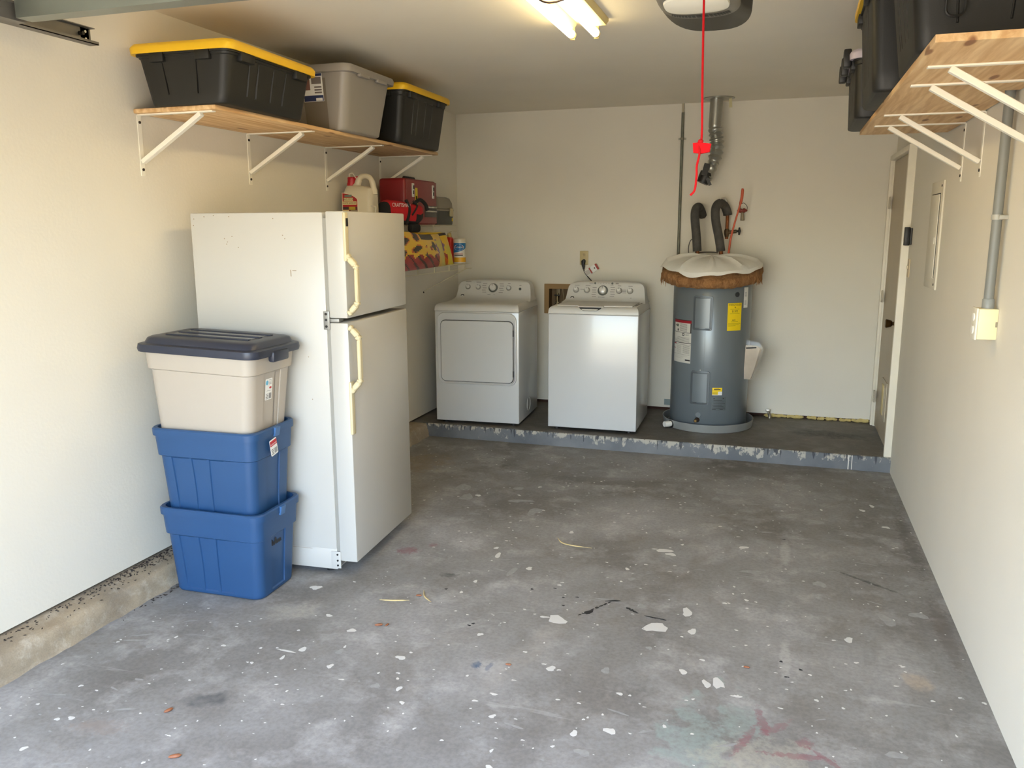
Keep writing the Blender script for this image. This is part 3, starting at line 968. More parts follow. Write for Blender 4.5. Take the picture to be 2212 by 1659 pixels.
MB().prism([(.238, .0), (.262, -.017), (.382, -.017), (.406, .0)], Tm(0, .007, AH + .045, rx=R(62)), .012).build('grip_recess', SEAM, wa)
MB().prism([(.258, -.012), (.270, -.023), (.374, -.023), (.386, -.012)], Tm(0, .005, AH + .045, rx=R(62)), .015).build('grip_lip', APP, wa)
pw = MB()
for x0, x1, y0, y1 in ((.09, .12, .40, .407), (.19, .26, .385, .395), (.29, .38, .38, .397), (.42, .50, .385, .39)):
    pw.add([(x0, y0, AH + .0625), (x1, y0, AH + .0625), (x1, y1, AH + .0625), (x0, y1, AH + .0625)], [(0, 1, 2, 3)])
pw.build('lid_print', M('faint_ink', (176, 170, 158), .6), lid_o, kind='stuff')
MB().bar((.640, .16, AH + .055), (.652, .42, AH + .055), .004, .002, (1, 0, 0)).build('lid_gap', SEAM, wa)

# ------------------------------------------------------------------ outlet, plug and washer supply box on the back wall
IVORY = M('ivory_plastic', (190, 172, 124), .45)
ou = thing('wall_outlet', 'ivory wall outlet with a black plug, above the washing machine', 'outlet', (-1.6205, YB, 1.392))
MB().box(-.037, .037, -.006, .0, -.059, .059, .003).build('cover_plate', IVORY, ou)
for z in (.026, -.026):
    rc = MB().tube([(0, -.005, z), (0, -.009, z)], .017, 18).build('receptacle', IVORY, ou)
    MB().box(-.0075, -.0045, -.0098, -.008, z + .001, z + .010).box(.0045, .0075, -.0098, -.008, z + .001, z + .010).box(-.0025, .0025, -.0098, -.008, z - .011, z - .006).build('slot', DK, rc)
pc = thing('power_cord', 'black power cord with paper tag running down behind the washing machine', 'cord', (-1.6205, YB, 1.366))
MB().tube([(0, -.008, 0), (0, -.03, -.004), (.0, -.036, -.03), (.004, -.034, -.07)], [.016, .019, .014, .007], 14).build('plug', DK, pc)
MB().tube([(.003, -.034, -.06), (.010, -.034, -.09), (.04, -.035, -.13), (.085, -.04, -.175), (.13, -.05, -.215), (.15, -.10, -.25), (.14, -.125, -.30)], .0042, 10, smooth=6).build('cable', DK, pc)
Tt = Tm(.022, -.036, -.108, rx=R(90)) @ Matrix.Rotation(R(33), 4, 'Z')
tg = MB()
tg.prism([(-.004, -.027), (.125, -.027), (.125, .027), (-.004, .027)], Tt, .0012, 0)
flat(tg, Tt, .108, .125, -.027, .027, .0016, 1)
flat(tg, Tt, .046, .058, -.027, .027, .0016, 1)
flat(tg, Tt, .088, .098, -.006, .006, .0016, 2)
flat(tg, Tt, .0, .044, -.02, .02, .0016, 3)
tg.build('paper_tag', [PAPER, M('tag_red', (160, 50, 36), .5), INK, M('tag_grey', (190, 182, 172), .5)], pc)

TANB = M('supply_box_tan', (150, 116, 66), .5, var=.1, vscale=8)
TAND = M('supply_box_inner', (104, 78, 42), .6, var=.2, vscale=12)
sb = thing('supply_box', 'tan recessed washer supply box with valves in the back wall', 'supply box', ((VX0 + VX1) / 2, YB, (VZ0 + VZ1) / 2))
hw, hh = (VX1 - VX0) / 2, (VZ1 - VZ0) / 2
fm = MB()
o_ = rrect(2 * hw + .036, 2 * hh + .036, .004, 2)
i_ = rrect(2 * hw - .05, 2 * hh - .05, .004, 2)
fm.loft([[(x, 0, z) for x, z in o_], [(x, -.008, z) for x, z in o_], [(x, -.008, z) for x, z in i_], [(x, .0, z) for x, z in i_]], False, False)
fm.build('frame', TANB, sb)
MB().loft([[(x, .0, z) for x, z in i_], [(x, .095, z) for x, z in i_]], False, True).build('recess', TAND, sb)
vl = MB().cyl((-.062, .05, -.075), (-.062, .05, .02), .013, 14).cyl((-.062, .05, .03), (-.062, .05, .045), .010, 10)
vv = vl.build('valve', M('valve_brass', (120, 106, 78), .35, .8), sb)
MB().box(-.09, -.034, .035, .05, .022, .032, .003).build('lever', DK, vv)
MB().tube([(-.062 + .017 * math.cos(a), .03, -.045 + .017 * math.sin(a)) for a in [R(20) + R(300) * k / 12 for k in range(13)]], .004, 8).build('hose_collar', M('chrome', (226, 226, 226), .12, 1.0), vv)
MB().tube([(-.005, .02, .085), (.0, .02, .02), (.012, .02, -.06)], .002, 6, smooth=4).build('wire', M('wire_tan', (190, 170, 130), .5), sb)
MB().box(-.075, -.04, .06, .09, .03, .085, .003).build('bracket_plate', M('plate_tan', (136, 116, 82), .5), sb)

# ------------------------------------------------------------------ water heater
HX, HY, HR = -.502, 6.585, .297
TANK = M('heater_grey', (118, 125, 129), .30, .25, var=.04, vscale=3)
TANKD = M('heater_grey_trim', (92, 98, 102), .35, .25)
PANM = M('pan_galvanised', (172, 174, 170), .36, .45, var=.15, vscale=6)
pn = thing('drain_pan', 'round galvanised drain pan with white fitting under the water heater', 'drain pan', (HX, HY, ST))
MB().lathe([(0.001, .001), (.335, .001), (.348, .064), (.353, .066), (.352, .060), (.343, .004), (.30, .006), (.001, .006)], 56).build('pan', PANM, pn)
an = R(222)
ft = MB()
e = Vector((math.cos(an), math.sin(an), 0))
ft.tube([e * .338 + Vector((0, 0, .034)), e * .375 + Vector((0, 0, .034)), e * .41 + Vector((0, 0, .034))], [.020, .024, .022], 18)
ft.build('drain_fitting', M('pvc_white', (226, 222, 212), .4), pn)
MB().tube([e * .338 + Vector((0, 0, .034)), e * .352 + Vector((0, 0, .034))], [.032, .030], 18).build('seal', DK, pn)

wh = thing('water_heater', 'grey cylindrical water heater standing in a drain pan', 'water heater', (HX, HY, ST + .006))
ZT = 1.198
MB().lathe([(.001, .0), (HR - .006, .0), (HR, .008), (HR, ZT - .02), (HR - .015, ZT), (.001, ZT + .01)], 64).build('tank', TANK, wh)
A0 = R(-90)
def wrap(rad):
    """plane (x along the girth, y up, z outwards) wrapped on the tank"""
    def fn(v):
        a = A0 + v.x / HR
        r = rad + v.z
        return Vector((r * math.cos(a), r * math.sin(a), v.y))
    return fn
def wquad(mb, x0, x1, z0, z1, l, mi=0, n=8):
    vs_ = []
    for i in range(n + 1):
        x = x0 + (x1 - x0) * i / n
        vs_ += [(x, z0, l), (x, z1, l)]
    mb.add(vs_, [(2 * i, 2 * i + 2, 2 * i + 3, 2 * i + 1) for i in range(n)], mi)
def girth(dx):
    """girth coordinate of a point seen dx to the side of the tank axis"""
    return HR * math.asin(max(-.999, min(.999, dx / HR)))
def access(zc, gx_):
    pl = MB()
    def rr_(w_, h_, r, l):
        pts = []
        for x, y in rrect(w_, h_, r, 4):
            pts.append(Vector((gx_ + x, zc + y, l)))
        return pts
    f = MB()
    f.loft([rr_(.148, .262, .016, 0), rr_(.144, .258, .015, .006), rr_(.126, .240, .012, .006), rr_(.122, .236, .011, .003), rr_(.112, .226, .009, .003), rr_(.108, .222, .009, .006)], False, False)
    f.map(wrap(HR))
    p_ = f.build('access_frame', TANKD, wh)
    c = MB()
    wquad(c, gx_ - .054, gx_ + .054, zc - .111, zc + .111, .0062)
    c.map(wrap(HR)).build('access_cover', TANK, p_)
    MB().sphere(wrap(HR)(Vector((gx_, zc + .1375, .003))), .006).build('screw', M('bright_screw', (230, 230, 226), .15, .9), p_)
access(.905, -.045)
access(.335, -.045)
def hlabel(name, x0, x1, z0, z1, mats, fn_):
    mb = MB()
    wquad(mb, x0, x1, z0, z1, .0012, 0)
    fn_(mb)
    mb.map(wrap(HR))
    return mb.build(name, mats, wh)
YLAB = M('label_yellow', (246, 212, 20), .5)
# yellow energy guide
gx0, gx1, gz0, gz1 = .140, .262, .775, .982
def eg(mb):
    cx = (gx0 + gx1) / 2
    mb.text('ENERGYGUIDE', .0195, Tm(cx, gz1 - .013, .0018), 1, sx=.86)
    mb.text('+', .03, Tm(cx, gz1 - .034, .0018), 1)
    mb.text('$ 502', .022, Tm(cx, gz1 - .062, .0018), 1)
    mb.text('4622', .015, Tm(cx - .008, gz1 - .128, .0018), 1)
    for z, a, b_ in ((gz1 - .046, .02, .10), (gz1 - .080, .018, .105), (gz1 - .140, .03, .09), (gz0 + .052, .006, .116), (gz0 + .044, .006, .10), (gz0 + .036, .006, .07)):
        wquad(mb, gx0 + a, gx0 + b_, z, z + .0018, .0018, 2)
hlabel('energy_guide', gx0, gx1, gz0, gz1, [YLAB, INK, M('ink_olive', (120, 104, 20), .6)], eg)
# warning sheet
lx0, lx1, lz0, lz1 = -.318, -.128, .515, .845
def warn(mb):
    W_ = lx1 - lx0
    def q(a, b_, c, d, mi, l=.0018):
        wquad(mb, lx0 + a * W_, lx0 + b_ * W_, lz0 + c * (lz1 - lz0), lz0 + d * (lz1 - lz0), l, mi)
    q(0, 1, .70, 1.0, 1)
    q(.01, .99, .925, .985, 2, .0022)
    q(.02, .95, .71, .925, 0, .0022)
    for k in range(8):
        q(.40, .80, .735 + k * .023, .742 + k * .023, 3, .0026)
    q(.10, .16, .84, .88, 1, .0026); q(.2, .3, .83, .89, 4, .0026); q(.24, .32, .73, .78, 1, .0026)
    q(0, 1, .455, .470, 1)
    for k in range(5):
        q(.03 + .2 * (k > 2), .92, .49 + k * .024, .496 + k * .024, 3)
    q(.55, .66, .63, .69, 1); q(.58, .63, .645, .675, 0, .0022)
    q(.72, .9, .645, .65, 3); q(.72, .9, .665, .67, 3)
    q(0, .18, .425, .445, 2); q(0, .14, .32, .333, 2)
    q(0, 1, .418, .424, 3)
    for k in range(9):
        q(.24, .52, .22 + k * .021, .228 + k * .021, 5); q(.60, .95, .225 + k * .021, .231 + k * .021, 3)
    q(0, .96, .19, .195, 3)
    for k in range(4):
        q(.1, .85 - .1 * k, .165 - k * .022, .169 - k * .022, 5)
    q(.74, .98, .05, .085, 1)
hlabel('warning_sheet', lx0, lx1, lz0, lz1, [M('sheet_paper', (206, 202, 190), .6), INK, M('warn_red', (150, 20, 34), .5), GINK, M('warn_green', (40, 70, 50), .5), M('pale_ink', (166, 162, 150), .6)], warn)
# small yellow sticker and rating plate (the square code on the sticker is left out)
def st1(mb):
    wquad(mb, .050, .124, .288, .342, .0018, 1)
    wquad(mb, .052, .122, .316, .3175, .0022, 2)
    wquad(mb, .062, .112, .325, .331, .0022, 2)
    wquad(mb, .062, .10, .335, .337, .0022, 2)
    wquad(mb, .052, .094, .300, .3075, .0022, 1)
    wquad(mb, .094, .124, .286, .312, .0022, 0)
    for k in range(3):
        wquad(mb, .053, .09, .291 + k * .007, .293 + k * .007, .0024, 2)
hlabel('yellow_sticker', .050, .124, .284, .342, [PAPER, YLAB, INK], st1)
def st2(mb):
    for k in range(6):
        wquad(mb, .056 + .006 * (k % 2), .152 - .012 * (k % 3), .182 + k * .012, .1845 + k * .012, .0018, 1)
    wquad(mb, .054, .082, .172, .177, .0018, 1); wquad(mb, .112, .136, .172, .177, .0018, 1)
    wquad(mb, .062, .07, .254, .262, .0018, 1); wquad(mb, .132, .14, .254, .262, .0018, 1)
hlabel('rating_plate', .048, .158, .166, .270, [M('plate_grey', (100, 108, 110), .4, .3), INK], st2)
def st3(mb):
    for k in range(5):
        wquad(mb, .292, .318, 1.025 + k * .008, 1.027 + k * .008, .0018, 1); wquad(mb, .290, .315, .965 + k * .007, .967 + k * .007, .0018, 1)
hlabel('notice_sheet', .283, .336, .942, 1.095, [PAPER, GINK], st3)
MB().tube([wrap(HR)(Vector((.215, 1.045, -.002))), wrap(HR)(Vector((.215, 1.045, .0025)))], .019, 22).build('plug_hole', M('hole_dark', (44, 48, 50), .6), wh)
dv = MB().tube([wrap(HR)(Vector((-.055, .085, -.002))), wrap(HR)(Vector((-.055, .085, .02))), wrap(HR)(Vector((-.055, .085, .045)))], [.020, .016, .014], 16)
dvo = dv.build('drain_valve', M('valve_brown', (74, 56, 40), .4, .6), wh)
MB().tube([wrap(HR)(Vector((-.055, .085, .044))), wrap(HR)(Vector((-.055, .085, .052)))], [.010, .007], 12).build('valve_screw', M('brass_bright', (196, 160, 96), .3, .9), dvo)
MB().tube([wrap(HR)(Vector((-.048, .125, -.002))), wrap(HR)(Vector((-.048, .125, .004)))], [.026, .02], 16).build('boss', TANK, wh)
MB().bar(wrap(HR)(Vector((-.02, .30, .0004))), wrap(HR)(Vector((-.02, .80, .0004))), .002, .0008, (1, 0, 0)).build('tank_seam', TANKD, wh)

# plastic document pouch taped to the tank
dp = thing('document_pouch', 'clear plastic pouch of papers taped to the water heater side', 'document pouch', (HX + HR * .93, HY - .10, .50))
pch = MB()
pch.loft([[(-.012, -.02, .0), (.042, -.03, .002), (.052, .02, .002), (.006, .02, .0)], [(-.008, -.03, .10), (.07, -.045, .10), (.085, .012, .10), (.01, .02, .10)],
          [(-.006, -.03, .24), (.10, -.05, .24), (.115, .0, .235), (.012, .02, .24)], [(-.005, -.025, .262), (.08, -.04, .262), (.09, .0, .258), (.012, .02, .26)]], True, True)
pch.build('papers', M('papers_cream', (208, 190, 166), .6, var=.2, vscale=14), dp)
MB().bar((.0, -.043, .243), (.075, -.053, .251), .010, .001, (0, -.2, 1)).build('print_bar', INK, dp)
clr = bpy.data.materials.new('clear_plastic')
clr.use_nodes = True
cb_ = clr.node_tree.nodes['Principled BSDF']
cb_.inputs['Base Color'].default_value = (.9, .9, .88, 1)
cb_.inputs['Roughness'].default_value = .12
cb_.inputs['Transmission Weight'].default_value = .85
cb_.inputs['Alpha'].default_value = .45
sh = MB()
sh.loft([[(-.008, -.026, .0), (.055, -.036, -.004)], [(-.004, -.036, .10), (.095, -.052, .10)], [(-.002, -.037, .24), (.128, -.06, .24)], [(.0, -.03, .305), (.09, -.04, .295)]], False, False, closed=False)
sh.build('sleeve', clr, dp)

# fibreglass blanket on top
bk = thing('insulation_blanket', 'brown fibreglass blanket with white facing on top of the water heater', 'insulation', (HX - .018, HY - .012, 1.20))
FIB = bpy.data.materials.new('fibreglass')
FIB.use_nodes = True
t = NT(FIB)
f = t.noise(30, 6, .7, stretch=(1, 1, .35), dist=.8)
c = t.mix(t.ramp(f, [(.3, 0.0), (.7, 1.0)]), lin((112, 72, 38)), lin((188, 138, 86)))
t.l(c, t.b.inputs['Base Color'])
t.b.inputs['Roughness'].default_value = .95
t.bump(f, .9, .02)
FAC = M('white_facing', (232, 228, 216), .6, var=.08, vscale=8, bump=.2, bscale=30)
rb_ = random.Random(11)
n = 96
def sag(a):                         # the blanket's rim hangs lower in front, a notch shows at the back right
    return .045 * (0.5 - 0.5 * math.sin(a))
def lift(a):                        # ... and is propped up at the sides and back
    return .050 * (1 - max(0.0, -math.sin(a)) ** 1.3)
prof = [(.01, .062, 0), (.20, .062, 0), (.300, .050, 0), (.318, .030, 1), (.340, .012, 1), (.365, .024, 1), (.378, .055, 1), (.374, .075, 1), (.355, .088, 1), (.30, .100, 0), (.12, .125, 0), (.01, .130, 0)]
rings = []
for (r, z, ed) in prof:
    row = []
    for k in range(n):
        a = 2 * PI * k / n
        w1 = .007 * math.sin(5 * a + 1) + .005 * math.sin(11 * a) if ed else .0
        j = rb_.uniform(-.006, .006) if ed else 0
        rr_ = r + w1 + j
        row.append((rr_ * math.cos(a), rr_ * math.sin(a), z + .055 - (sag(a) * 1.5 if ed else 0) + (lift(a) * (min(1, z / .075) if z < .1 else .8) if ed else lift(a) * .5 * (z > .09)) + (rb_.uniform(-.004, .004) if ed else 0)))
    rings.append(row)
MB().loft(rings, True, True).build('fibreglass', FIB, bk, smooth=50)
fc = MB()
rings = []
for q, (r, z) in enumerate(((.386, .082), (.374, .098), (.345, .114), (.295, .132), (.225, .150), (.145, .163), (.07, .172), (.01, .176))):
    row = []
    for k in range(n):
        a = 2 * PI * k / n
        edge = max(0.0, 1 - q / 4)
        e1 = max(0.0, 1 - q / 7)
        dip = .5 + .5 * math.sin(5 * a + 1.3) + .35 * math.sin(11 * a + .4)      # scalloped lower hem
        rad_ = max(0.0, math.sin(9 * a + 2.2)) ** 5 + .6 * max(0.0, math.sin(4 * a + .3)) ** 8     # sharp radial creases
        rr_ = r - .010 * edge * (.5 + .5 * math.sin(7 * a))
        zz = z + .055 + lift(a) * (1 - q / 7) * .95 - sag(a) * edge * .95 + (.020 * (dip - .5) if q == 0 else .008 * (dip - .5) if q == 1 else 0) + .016 * rad_ * (1 if 1 < q < 6 else .3) + .012 * math.sin(a * 2 + 1) * e1 * (q > 1)
        row.append((rr_ * math.cos(a), rr_ * math.sin(a), zz))
    rings.append(row)
fc.loft(rings, False, True)
fc.build('facing', FAC, bk, smooth=22)
fz_ = MB()
for k in range(70):
    a = rb_.choice((R(185), R(355))) + rb_.uniform(-.5, .5)
    p = Vector((.365 * math.cos(a), .365 * math.sin(a), .09 + rb_.uniform(-.02, .03)))
    fz_.tube([p, p + Vector((math.cos(a) * .012, math.sin(a) * .006, -.02)), p + Vector((math.cos(a) * .012 + rb_.uniform(-.01, .01), rb_.uniform(-.01, .01), -.045 - rb_.random() * .03))], [.006, .004, .001], 5)
fz_.build('fibre_tufts', FIB, bk, kind='stuff')

# insulated pipes out of the wall
FOAM = M('pipe_foam', (84, 81, 76), .85, var=.45, vscale=18, bump=.3, bscale=60)
FEND = M('foam_dark', (30, 28, 26), .9)
COP = M('copper', (150, 92, 56), .4, .8, var=.3, vscale=25)
def foam_pipe(label, pts, rad, wall_pt):
    t = thing('insulated_pipe', label, 'pipe', pts[0])
    o = Vector(pts[0])
    MB().tube([Vector(p) - o for p in pts], rad, 18, smooth=8).build('foam_sleeve', FOAM, t)
    MB().tube([Vector(pts[-1]) - o - Vector((0, .01, 0)), Vector(wall_pt) - o], .013, 12).build('pipe_end', COP, t)
    b0 = Vector(pts[0])
    MB().tube([Vector((0, 0, .01)), Vector((.006, .004, -.045))], .015, 12).build('copper_stub', COP, t)
    return t
foam_pipe('dark foam-wrapped pipe nearer the thin wall conduit', [(-.643, 6.70, 1.462), (-.655, 6.705, 1.58), (-.672, 6.71, 1.72), (-.670, 6.735, 1.785), (-.655, 6.80, 1.805), (-.64, 6.86, 1.775), (-.632, 6.90, 1.74)], .034, (-.628, 6.985, 1.73))
foam_pipe('dark foam-wrapped pipe leaning beside the orange tube', [(-.462, 6.70, 1.462), (-.480, 6.705, 1.56), (-.512, 6.71, 1.70), (-.518, 6.73, 1.79), (-.497, 6.80, 1.832), (-.462, 6.872, 1.815), (-.440, 6.898, 1.765), (-.436, 6.902, 1.742)], .034, (-.436, 6.900, 1.70))
MB_ = MB().tube([(-.487, 6.78, 1.868), (-.46, 6.82, 1.872), (-.445, 6.85, 1.85)], .006, 8, smooth=4)
tag(MB_.build('foam_tape', M('tape_white', (214, 206, 190), .5)), 'white tape strip on top of the leaning foam-wrapped pipe', 'tape')

sv = thing('shutoff_valve', 'copper riser with black-handled shutoff valve behind the leaning foam pipe', 'valve', (-.436, 6.90, 1.47))
MB().cyl((0, 0, .085), (0, 0, .285), .013, 14).cyl((0, .0, .135), (0, .085, .135), .013, 14).build('riser', COP, sv)
MB().tube([(0, 0, .10), (0, 0, .125), (0, 0, .15), (0, 0, .165)], [.014, .022, .022, .014], 14).cyl((.0, 0, .135), (.075, -.01, .145), .014, 12).build('valve_body', M('valve_dark', (98, 82, 62), .45, .5), sv)
MB().cyl((.075, -.01, .145), (.095, -.012, .147), .008, 10).tube([(.096, -.012, .175), (.099, -.012, .147), (.096, -.012, .115)], [.006, .011, .006], 10).build('handle', DK, sv)
bb = thing('hose_bibb', 'small tap with red wheel handle on the back wall by the orange tube', 'tap', (-.325, YB, 1.765))
MB().cyl((0, 0, 0), (0, -.05, 0), .013, 12).cyl((0, -.045, .005), (.004, -.055, -.065), .011, 12, r1=.016).build('spout', M('tap_white', (170, 156, 132), .4, .5), bb)
wl = MB()
for k in range(6):
    a = 2 * PI * k / 6
    wl.sphere((.028 * math.cos(a), -.075, .026 * math.sin(a) * .35 + .012), .013, .012, .010, 10, 6)
wl.box(-.03, .03, -.085, -.066, .004, .02, .006).build('wheel_handle', M('handle_red', (136, 52, 36), .5, var=.2, vscale=30), bb)
wr_ = MB().tube([(-.015, -.06, .03), (-.012, -.06, .06), (.01, -.05, .07), (.034, -.05, .045), (.036, -.05, .02)], .002, 6, smooth=5)
wr_.build('tie_wire', SEAM, bb)
ot = thing('orange_tube', 'flat orange tube standing up beside the leaning foam-wrapped pipe', 'tube', (-.405, 6.72, 1.44))
MB().tube([(0, 0, 0), (.012, 0, .12), (.035, -.005, .23), (.062, -.005, .34), (.080, 0, .42), (.084, 0, .48), (.083, 0, .50)], [.008, .008, .007, .007, .011, .011, .008], 12, smooth=5).build('tube_wall', M('orange_plastic', (196, 84, 46), .4), ot)
cl_ = thing('wire_coil', 'loose coil of grey wire behind the foam-wrapped pipes', 'wire', (-.66, 6.82, 1.41))
MB().tube([(-.035 + .03 * math.cos(a), .0 + .01 * math.sin(a), .07 + .075 * math.sin(a)) for a in [R(-90) + 2 * PI * k / 20 for k in range(21)]], .004, 7) \
    .tube([(-.035, -.01, .012), (.0, .0, .035), (.05, .02, .040), (.12, .0, .042), (.17, -.02, .038)], .005, 7, smooth=4).build('loop', M('wire_grey', (112, 106, 98), .5, .3), cl_)

# ------------------------------------------------------------------ flexible duct and conduit
dc = thing('flexible_duct', 'crumpled galvanised duct hanging from its ceiling collar', 'duct', (-.530, 6.775, HC))
SHINY = M('duct_metal', (172, 172, 164), .32, .75, var=.15, vscale=8)
MB().lathe([(.001, -.001), (.118, -.001), (.118, -.006), (.06, -.010), (.001, -.010)], 40).build('collar', SHINY, dc)
path = smoothpath([(-.018, 0, -.005), (-.02, 0, -.12), (-.022, 0, -.21), (-.012, 0, -.28), (-.002, 0, -.34), (-.008, 0, -.42), (-.03, 0, -.50), (-.060, -.01, -.57), (-.075, -.015, -.60)], 8)
rad = []
for i, p in enumerate(path):
    d_ = i / (len(path) - 1)
    rad.append(.049 + (.004 * (1 if (i // 2) % 2 else -1) if d_ > .25 else .0) + (.004 * math.sin(i * 1.7) if d_ > .3 else 0) - (.006 if d_ > .7 else 0))
MB().tube(path, rad, 24).build('duct_wall', SHINY, dc)
bt_ = MB().tube([(-.068, -.012, -.555), (-.085, -.016, -.60), (-.10, -.02, -.635)], [.050, .050, .044], 18)
bt_.bar((-.062, -.064, -.49), (-.085, -.070, -.58), .045, .004, (1, 0, .3)).bar((-.06, -.06, -.60), (-.035, -.06, -.655), .024, .004, (1, 0, .3))
bt_.build('black_tape', DK, dc)
MB().bar((.085, -.01, -.004), (.09, -.01, -.075), .022, .004, (1, 0, 0), b=.001).build('sealant_drip', M('sealant', (196, 184, 140), .7), dc)

cn = thing('wall_conduit', 'thin weathered steel conduit from ceiling to behind the water heater', 'conduit', (-.822, YB - .016, ST))
MB().cyl((0, 0, 1.0), (0, 0, HC - ST - .07), .0115, 12).build('pipe', M('old_conduit', (122, 122, 106), .5, .3, var=.35, vscale=18), cn)
MB().cyl((0, 0, HC - ST - .075), (0, 0, HC - ST), .009, 12).build('upper_pipe', M('conduit_pale', (178, 168, 144), .5), cn)
MB().bar((-.03, .008, 2.246), (.03, .008, 2.246), .014, .008, (0, 0, 1)).cyl((0, 0, 2.238), (0, 0, 2.254), .0145, 12).build('strap', M('strap_zinc', (140, 136, 120), .4, .6), cn)

# foam sealant beads and a small tap along the foot of the back wall
YF_ = M('spray_foam', (216, 192, 122), .8, var=.25, vscale=30, bump=.3, bscale=60)
for i, (x0, x1) in enumerate(((-.075, .11), (.098, .235), (.262, .335), (.342, .395), (.40, .492), (.505, .60), (.595, .735))):
    m_ = MB()
    ks = 8
    pts = [(x0 + (x1 - x0) * k / ks, YB - .004 + rnd.uniform(-.004, .003), ST + .014 + rnd.uniform(-.003, .004)) for k in range(ks + 1)]
    m_.tube(pts, [.006] + [.012 + rnd.uniform(-.002, .003) for _ in range(ks - 1)] + [.006], 10, smooth=3)
    lab = ('long thin yellow foam bead starting next to the small brass tap', 'thick yellow foam bead joined to the end of the long thin one', 'yellow foam bead just past the widest gap in the row',
           'shortest yellow foam bead at the foot of the back wall', 'yellow foam bead just after the shortest bead', 'yellow foam bead merging into the last one by the door jamb',
           'yellow foam bead ending at the passage door jamb')[i]
    tag(m_.build('foam_bead', YF_), lab, 'foam sealant', 'foam sealant beads')
tp = thing('drain_tap', 'small brass tap at the foot of the back wall beside the drain pan', 'tap', (-.035, YB - .012, ST))
MB().cyl((0, .014, .028), (.0, -.05, .028), .012, 12).tube([(0, -.045, .034), (.006, -.06, .02), (.006, -.06, .004)], [.013, .013, .014], 12).build('spout', M('tap_dull', (150, 140, 124), .35, .7), tp)
MB().cyl((-.005, -.03, .03), (-.012, -.03, .06), .008, 10).box(-.028, .01, -.036, -.024, .05, .07, .004).build('lever', M('tap_lever', (188, 180, 166), .3, .7), tp)

# ------------------------------------------------------------------ fluorescent strip lights
EM = bpy.data.materials.new('lit_tube')
EM.use_nodes = True
e_ = EM.node_tree.nodes['Principled BSDF']
e_.inputs['Base Color'].default_value = (.95, .93, .88, 1)
e_.inputs['Emission Color'].default_value = (1.0, .80, .42, 1)
e_.inputs['Emission Strength'].default_value = TUBE_EMIT
CHAN = M('aged_channel', (236, 214, 150), .5, var=.1, vscale=6)
CAP = M('tube_cap', (240, 216, 140), .4)
for name, label, x, y1, c0, c1 in (('strip_light', 'narrow lit fluorescent strip light on the ceiling, no channel visible', -1.032, 4.13, -.018, .02),
                                   ('strip_light', 'lit fluorescent strip light with wide yellowed channel on the ceiling', -.915, 4.14, -.048, .068)):
    t = thing(name, label, 'light', (x, y1, HC))
    cm = MB()
    sect = [(c0, -.0), (c0, -.012), (c0 + .012, -.030), (c1 - .012, -.030), (c1, -.012), (c1, .0)]
    ends = (-.045, -1.27) if c1 > .05 else (-.004, -1.26)
    cm.loft([[(a, yy, b_) for a, b_ in sect] for yy in ends], True, True)
    cm.build('channel', CHAN, t)
    MB().cyl((0, -.022, -.056), (0, -1.22, -.056), .019, 20).build('tube', EM, t)
    for yy in (-.022, -1.242):
        MB().cyl((0, yy, -.056), (0, yy + .022, -.056), .0192, 18).build('end_cap', CAP, t)
        MB().box(-.011, .011, yy + .02, yy + .03, -.078, -.004, .002).build('socket', CHAN, t)
wc = thing('loose_wire', 'loose dark wire looping below the strip lights', 'wire', (-.90, 3.30, HC))
MB().tube([(.25, -.25, 0), (.16, -.10, -.06), (.08, -.02, -.10), (-.02, .0, -.115), (-.06, -.08, -.10), (-.08, -.25, -.05), (-.09, -.35, 0)], .0045, 8, smooth=6).build('cable', M('wire_dark', (50, 34, 34), .5), wc)

# ------------------------------------------------------------------ garage door opener and release cord
op = thing('door_opener', 'dark grey ceiling garage door opener with white light lens', 'door opener', (-.300, 3.0, 2.32))
OPD = M('opener_dark', (46, 43, 37), .45)
OPG = M('opener_grey', (116, 112, 102), .45)
LENS = M('opener_lens', (232, 226, 208), .35)
def sup(hw, y0, y1, z, n=40, p=.72, x0=0):
    c, hl = (y0 + y1) / 2, (y1 - y0) / 2
    o = []
    for k in range(n):
        a = 2 * PI * k / n
        ca, sa = math.cos(a), math.sin(a)
        o.append((x0 + hw * math.copysign(abs(ca) ** p, ca), c + hl * math.copysign(abs(sa) ** p, sa), z))
    return o
ob = MB()
ob.loft([sup(.150, -.42, .470, .20), sup(.156, -.43, .495, .12), sup(.154, -.43, .490, .080), sup(.128, -.36, .075, .036)], True, False)
ob.build('housing', OPD, op)
vb = MB()
vb.loft([sup(.1285, -.36, .077, .036), sup(.127, -.355, .068, .032), sup(.106, -.32, -.09, .014), sup(.100, -.31, -.105, .012)], False, False)
vb.build('vent_band', OPG, op)
MB().loft([sup(.1015, -.31, -.100, .013), sup(.099, -.305, -.108, .006), sup(.08, -.28, -.14, .0), sup(.04, -.24, -.18, -.003)], False, True).build('light_lens', LENS, op)
o_, i_ = sup(.1235, -.35, .045, .0285, 64), sup(.112, -.33, -.045, .0185, 64)
for k in range(8, 25):
    q = [Vector(o_[k]), Vector(o_[k + 1]), Vector(i_[k + 1]), Vector(i_[k])]
    c = sum(q, Vector()) / 4
    q = [c + (p - c) * .72 - Vector((0, 0, .0012)) for p in q]
    MB().add(q, [(0, 1, 2, 3)]).build('vent_slot', DK, op, smooth=0)
for hx in (-.13, .13):
    MB().bar((hx, -.1, .19), (hx, -.1, HC - 2.32), .03, .003, (0, 1, 0)).build('hanger', GALV2, op)
MB().box(.02, .06, -2.68, -.40, .105, .135).build('rail', GALV2, op)
MB().box(.012, .068, -.62, -.49, .08, .105, .006).build('trolley', DK, op)
